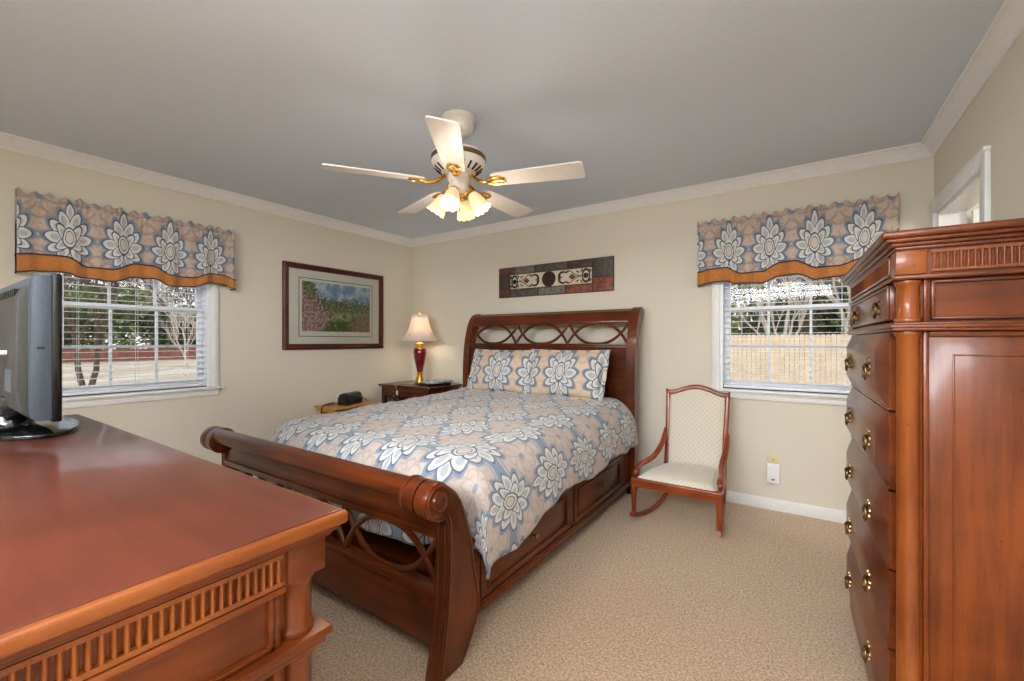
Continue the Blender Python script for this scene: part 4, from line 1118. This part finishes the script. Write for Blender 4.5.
# ------------------------------------------------------------------ rocking chair
def rocker():
    cx = -.655
    root = thing('rocking_chair', 'small wooden rocking chair with cream upholstered seat and back', 'rocking chair', (cx, 3.1, 0))
    LFx, RFx, FYc = -.945, -.418, 2.885
    bl, br, BYc = -.845, -.455, 3.31
    # seat rails
    MB().prism([(LFx-.012, FYc-.03), (RFx+.012, FYc-.03), (RFx+.010, FYc+.02), (LFx-.010, FYc+.02)], 'z', .238, .300, .010, 3).build('seat_rail', RK('x'), root)
    b = MB()
    for (xf, xb) in ((LFx, bl), (RFx, br)):
        b.prism([(xf-.014, FYc), (xf+.014, FYc), (xb+.014, BYc+.02), (xb-.014, BYc+.02)], 'z', .236, .290, .006)
    b.prism([(bl, BYc), (br, BYc), (br, BYc+.025), (bl, BYc+.025)], 'z', .235, .285, .004)
    b.build('side_rail', RK('y'), root)
    # seat cushion (domed)
    def seat(i, j):
        t = i*2-1; y = FYc-.022 + (BYc+.02-FYc)*j
        hw = (RFx-LFx)/2-.006 + ((br-bl)/2+.012 - (RFx-LFx)/2)*j; c = (LFx+RFx)/2 + ((bl+br)/2-(LFx+RFx)/2)*j
        d = max(0, 1-abs(t)**3.5)*max(0, 1-abs(2*j-1)**3.5)
        return (c + t*hw, y, .288 + .064*d**.55), (i, j)
    MB().grid(seat, 24, 24).build('seat_cushion', M['uphol'], root, ang=70)
    # back: two stiles, arched crest, padded panel. lean back in y
    def by(z): return BYc + .015 + (z-.28)*.20
    for xb, s in ((bl, -1), (br, 1)):
        pts = spline([(xb, by(.24), .24), (xb, by(.45), .45), (xb+s*.006, by(.65), .65), (xb+s*.012, by(.825), .835)], 5)
        MB().tube(pts, lambda t: .019-.003*t, 8, flat=.8, up=(1, 0, 0)).build('back_stile', RK('z'), root)
    xl, xr = bl-.026, br+.026
    ol_top = [(xl + (xr-xl)*k/24, .830 + .050*max(0, math.cos((k/24-.5)*PI*1.15))**1.6 + (.012 if k in (0, 24) else 0)) for k in range(25)]
    b = MB(); A = []; n = len(ol_top)
    rows = []
    for dy, dz in ((-.016, -.020), (-.018, 0), (-.010, .014), (.010, .014), (.016, 0), (.016, -.020)):
        rows.append(b.verts([(x, by(z)+dy, z+dz) for x, z in ol_top]))
    for k in range(6):
        P, Q = rows[k], rows[(k+1) % 6]
        for i in range(n-1): b.face([P[i], P[i+1], Q[i+1], Q[i]])
    b.face([r[0] for r in rows]); b.face([r[-1] for r in rows])
    b.build('crest_rail', RK('x'), root)
    def backp(sg):
        def fn(i, j):
            t = i*2-1; x = (bl+br)/2 + t*((br-bl)/2-.006)
            zt = .822 + .050*max(0, math.cos((i-.5)*PI*1.0))**1.6
            z = .298 + (zt-.298)*j
            d = (max(0, 1-abs(t)**4)*max(0, 1-abs(2*j-1)**6))**.6
            return (x, by(z) - sg*(.004+.026*d), z), (i, j)
        return fn
    b = MB().grid(backp(1), 22, 26).grid(backp(-.3), 22, 26)
    b.build('back_cushion', M['uphol'], root, ang=70)
    # S-curved side pieces from the back stile down to the front of the seat
    for xb, xf, s in ((bl, LFx, -1), (br, RFx, 1)):
        pts = spline([(xb+s*.014, by(.56), .56), (xb+s*.018, by(.51)-.02, .515), (xb+s*.018, BYc-.045, .455), ((xb+xf)/2-s*.004, 3.15, .385), (xf-s*.006, 3.03, .355), (xf-s*.004, 2.945, .344), (xf, 2.915, .320), (xf, 2.935, .300), (xf, 2.955, .313)], 5)
        MB().tube(pts, lambda t: .014+.008*math.sin(PI*min(1, t*1.2)), 8, flat=.75, up=(1, 0, 0)).build('arm_scroll', RK('y'), root)
    # legs and rockers
    for xf, xb in ((LFx, bl), (RFx, br)):
        d = (xb-xf)/(BYc-FYc)
        pts = spline([(xf, FYc-.005, .285), (xf, FYc-.014, .235), (xf, FYc-.008, .14), (xf, FYc+.004, .045)], 5)
        MB().tube(pts, lambda t: .022-.007*t, 8, up=(1, 0, 0)).build('leg', RK('z'), root)
        MB().tube([(xb, by(.26), .26), (xb, BYc+.02, .075)], .014, 8, up=(1, 0, 0)).build('leg', RK('z'), root)
        pts = []
        for k in range(17):
            y = 2.850 + .62*k/16; z = .016 + .9*(y-3.06)**2 ; pts.append((xf + d*(y-FYc), y, z))
        MB().tube(pts, .017, 8, flat=.8, up=(0, 0, 1)).build('rocker_runner', RK('y'), root)
rocker()

# ------------------------------------------------------------------ outdoors
GZ = -.40
def lawn():
    m, p = mat('straw_lawn', None, .95, spec=.1)
    o = texco()
    c = mixc(step(tnoise(o, .35, 4), .4, .65), rgba((204, 176, 142)), rgba((226, 202, 172)))
    c = mixc(step(tnoise(o, 6, 5, .7), .5, .68)*.6, c, rgba((140, 112, 82)))
    c = mixc(step(tnoise(o, .16, 3), .60, .70)*.7, c, rgba((132, 118, 78)))
    setc(p, c); return m
struct('ground', MB().box(-120, 60, -60, 120, GZ-.3, GZ), lawn())
def boards(name, T, a0, a1, z0, z1, bw, mboard, mpost, rail, label, panel, dog=True):
    """a board fence: panels of boards, rails and posts"""
    root = thing(name, label, 'fence', T((a0+a1)/2, 0, GZ))
    a = a0
    while a < a1-.05:
        e = min(a1, a+panel); b = MB(); q = a
        while q < e-.02:
            w_ = bw-.008; zt = z1 + random.uniform(-.008, .008)
            p = [(q, z0), (q+w_, z0), (q+w_, zt-.025), (q+w_-.025, zt), (q+.025, zt), (q, zt-.025)] if dog else [(q, z0), (q+w_, z0), (q+w_, zt), (q, zt)]
            A = b.verts([T(x, 0, z) for x, z in p]); B = b.verts([T(x, .02, z) for x, z in p])
            b.face(A); b.face(list(reversed(B)))
            for i in range(len(p)): b.face([A[i], A[(i+1) % len(p)], B[(i+1) % len(p)], B[i]])
            q += bw
        b.build('board_panel', mboard, root)
        b = MB()
        for z in rail:
            p, q2 = T(a, .02, z-.04), T(e, .06, z+.04); b.box(min(p[0], q2[0]), max(p[0], q2[0]), min(p[1], q2[1]), max(p[1], q2[1]), z-.04, z+.04)
        b.build('rail', mpost, root)
        p, q2 = T(a-.05, .02, 0), T(a+.05, .12, 0)
        MB().box(min(p[0], q2[0]), max(p[0], q2[0]), min(p[1], q2[1]), max(p[1], q2[1]), GZ, z1-.04).build('post', mpost, root)
        a = e
lf = noisy('new_pine_fence', (216, 190, 158), (230, 206, 176), 3, .8)
rf = noisy('redwood_fence', (122, 72, 56), (148, 92, 74), 3, .8)
boards('privacy_fence', lambda a, o, z: (a, 17.4+o, z), -11, 15, GZ+.05, 1.44, .142, lf, lf, (0, .5, 1.1), 'new pale pine board fence outside the window by the rocking chair', 2.556)
boards('garden_fence', lambda a, o, z: (-44-o, a, z), -8, 46, GZ+.05, .60, .30, rf, rf, (-.1, .4), 'low red-brown board fence across the yard outside the window behind the television', 6.0, False)

def bark(name, a, c): return noisy(name, a, c, 9, .9, .4, .02)
BK = [bark('grey_bark', (92, 78, 66), (134, 116, 100)), bark('pale_bark', (196, 178, 160), (222, 206, 190)), bark('brown_bark', (74, 58, 46), (108, 88, 70))]
def bare_tree(name, x, y, h, m, seed, label, group, spread=.55, stems=1, thick=.06, lean=0.):
    rnd = random.Random(seed)
    root = thing(name, label, 'tree', (x, y, GZ), group)
    bt = MB(); bb = MB()
    def grow(p, d, L, r, lvl, first=False):
        n = 4; pts = [Vector(p)]; dd = Vector(d)
        for k in range(n):
            dd = (dd + Vector((rnd.uniform(-.22, .22), rnd.uniform(-.22, .22), rnd.uniform(-.05, .12)))).normalized()
            pts.append(pts[-1] + dd*(L/n))
        (bt if lvl == 0 else bb).tube(pts, lambda t: r*(1-.45*t), 6 if lvl < 2 else 4)
        if lvl >= 4: return
        for k in range(3 if lvl < 3 else 2):
            i = rnd.randint(2, n); a = rnd.uniform(0, 2*PI); q = Vector((math.cos(a), math.sin(a), rnd.uniform(.1, .9)))*spread
            grow(pts[i], (dd + q).normalized(), L*rnd.uniform(.55, .78), r*.52, lvl+1)
        grow(pts[-1], dd, L*.7, r*.5, lvl+1)
    for s in range(stems):
        a = rnd.uniform(0, 2*PI); o = .12*(stems-1)
        grow((x+o*math.cos(a), y+o*math.sin(a), GZ-.05), (lean*.2 + .18*math.cos(a)*(stems > 1), lean + .18*math.sin(a)*(stems > 1), 1), h*.34, thick, 0)
    bt.build('trunk', m, root, ang=80); bb.build('branches', m, root, ang=80)
LEAF = []
for nm, a, c in (('dark_evergreen_leaf', (38, 50, 28), (84, 98, 58)), ('mid_evergreen_leaf', (70, 86, 44), (134, 146, 84)), ('yellow_green_leaf', (112, 120, 64), (178, 178, 118))):
    LEAF.append(noisy(nm, a, c, 1.6, .8))
def evergreen(name, x, y, h, r, m, seed, label, group, n=2600, low=.05):
    rnd = random.Random(seed); root = thing(name, label, 'shrub', (x, y, GZ), group)
    MB().tube([(x, y, GZ-.05), (x+.05, y, GZ+h*.5), (x, y, GZ+h*.9)], lambda t: .09*(1-.8*t), 6).build('trunk', BK[2], root)
    b = MB()
    blobs = [(Vector((x + rnd.uniform(-.55, .55)*r, y + rnd.uniform(-.55, .55)*r, GZ + h*rnd.uniform(.18+low, .82))), r*rnd.uniform(.38, .62)) for _ in range(12)]
    s = .05 + .035*r
    for k in range(n):
        c, rr = rnd.choice(blobs); d = Vector((rnd.gauss(0, 1), rnd.gauss(0, 1), rnd.gauss(0, 1))).normalized()
        p = c + d*rr*rnd.uniform(.65, 1.02); p.z = min(max(p.z, GZ+.1), GZ+h)
        u = Vector((rnd.gauss(0, 1), rnd.gauss(0, 1), rnd.gauss(0, 1))).normalized(); v = u.orthogonal()
        q = s*rnd.uniform(.6, 1.4)
        b.face(b.verts([p + u*q, p + v*q*.5, p - u*q, p - v*q*.5]))
    b.build('foliage', m, root, ang=180, recalc=False)
# left yard
bare_tree('bare_tree', -21.5, 4.3, 7.5, BK[2], 3, 'dark crooked bare tree close outside the window behind the television', 'bare trees outside', .8, 2, .10, .1)
bare_tree('bare_shrub', -31, 11.2, 5.2, BK[1], 8, 'pale many-stemmed bare shrub in the yard, right of the dark crooked tree', 'bare trees outside', .6, 6, .06)
for i, (y, h, r, k) in enumerate(((3, 6.2, 3.2, 0), (7.6, 5.0, 3.0, 0), (11.5, 6.4, 3.2, 1), (16, 5.2, 3.0, 0), (20.5, 5.6, 3.2, 0), (25, 5.0, 2.6, 2), (29, 6.0, 3.2, 0), (34, 6.4, 3.4, 1))):
    evergreen('evergreen_shrub', -48.5-(i % 3), y, h, r, LEAF[k], 20+i, ['dark evergreen shrub beyond the low red-brown fence', 'mid green evergreen shrub beyond the low red-brown fence', 'yellow green shrub beyond the low red-brown fence'][k], 'evergreens beyond the red-brown fence', 3600)
for i, (y, h) in enumerate(((1, 16), (5.5, 13), (10, 17), (14.5, 14), (19, 16), (24, 14), (28, 17), (33, 15))):
    bare_tree('bare_tree', -55-(i % 2)*3, y, h, BK[i % 2], 60+i, 'tall bare tree behind the evergreens across the yard', 'tall bare trees across the yard', .6, 2, .20)
TW = [noisy('brown_twigs', (120, 102, 86), (176, 156, 138), 1.2, .9), noisy('pale_twigs', (150, 136, 122), (204, 190, 176), 1.2, .9)]
for i, (y, h) in enumerate(((0, 11), (6, 12.5), (12, 11), (18, 13), (24, 11.5), (30, 13), (37, 12))):
    evergreen('woodland_tree', -66-(i % 2)*3, y, h, 4.2, TW[i % 2], 140+i, 'hazy brown twiggy tree at the far edge of the yard', 'hazy brown trees far across the yard', 3400, -.16)
# back yard
for i, (x, y, h, r, k) in enumerate(((-4.4, 22.5, 3.4, 2.0, 1), (-1.6, 23.5, 3.8, 1.9, 0), (1.5, 26, 4.6, 2.2, 0), (3.4, 22.5, 5.2, 2.1, 2), (6.4, 22, 4.6, 2.2, 1), (9.6, 23, 4.6, 2.4, 0))):
    evergreen('evergreen_tree', x, y, h, r, LEAF[k], 40+i, ['dark evergreen tree behind the pale board fence', 'mid green tree behind the pale board fence', 'yellow green leafy tree behind the pale board fence'][k], 'green trees behind the pale fence', 3200)
for i, (x, y, h) in enumerate(((-6, 21, 9), (-3.2, 19.6, 9), (-.9, 20.4, 8), (.4, 24, 11), (1.6, 20, 9), (3.0, 25, 12), (4.6, 19.8, 8), (6.4, 26, 12), (8.2, 20.4, 9), (-2.4, 27, 12))):
    bare_tree('bare_tree', x, y, h, BK[1 if i % 3 else 0], 80+i, 'bare pale branched tree behind the pale board fence', 'bare trees behind the pale fence', .65, 2, .11)
for i, (x, y, h) in enumerate(((-9, 31, 8.5), (-4.5, 32, 9), (0, 31, 8), (4.5, 33, 9.5), (9, 31, 9), (14, 32, 9))):
    evergreen('woodland_tree', x, y, h, 3.0, [TW[1], LEAF[2], TW[0]][i % 3], 160+i, ['pale twiggy tree far behind the pale board fence', 'yellow green tree far behind the pale board fence', 'brown twiggy tree far behind the pale board fence'][i % 3], 'far trees behind the pale fence', 3600, -.13)
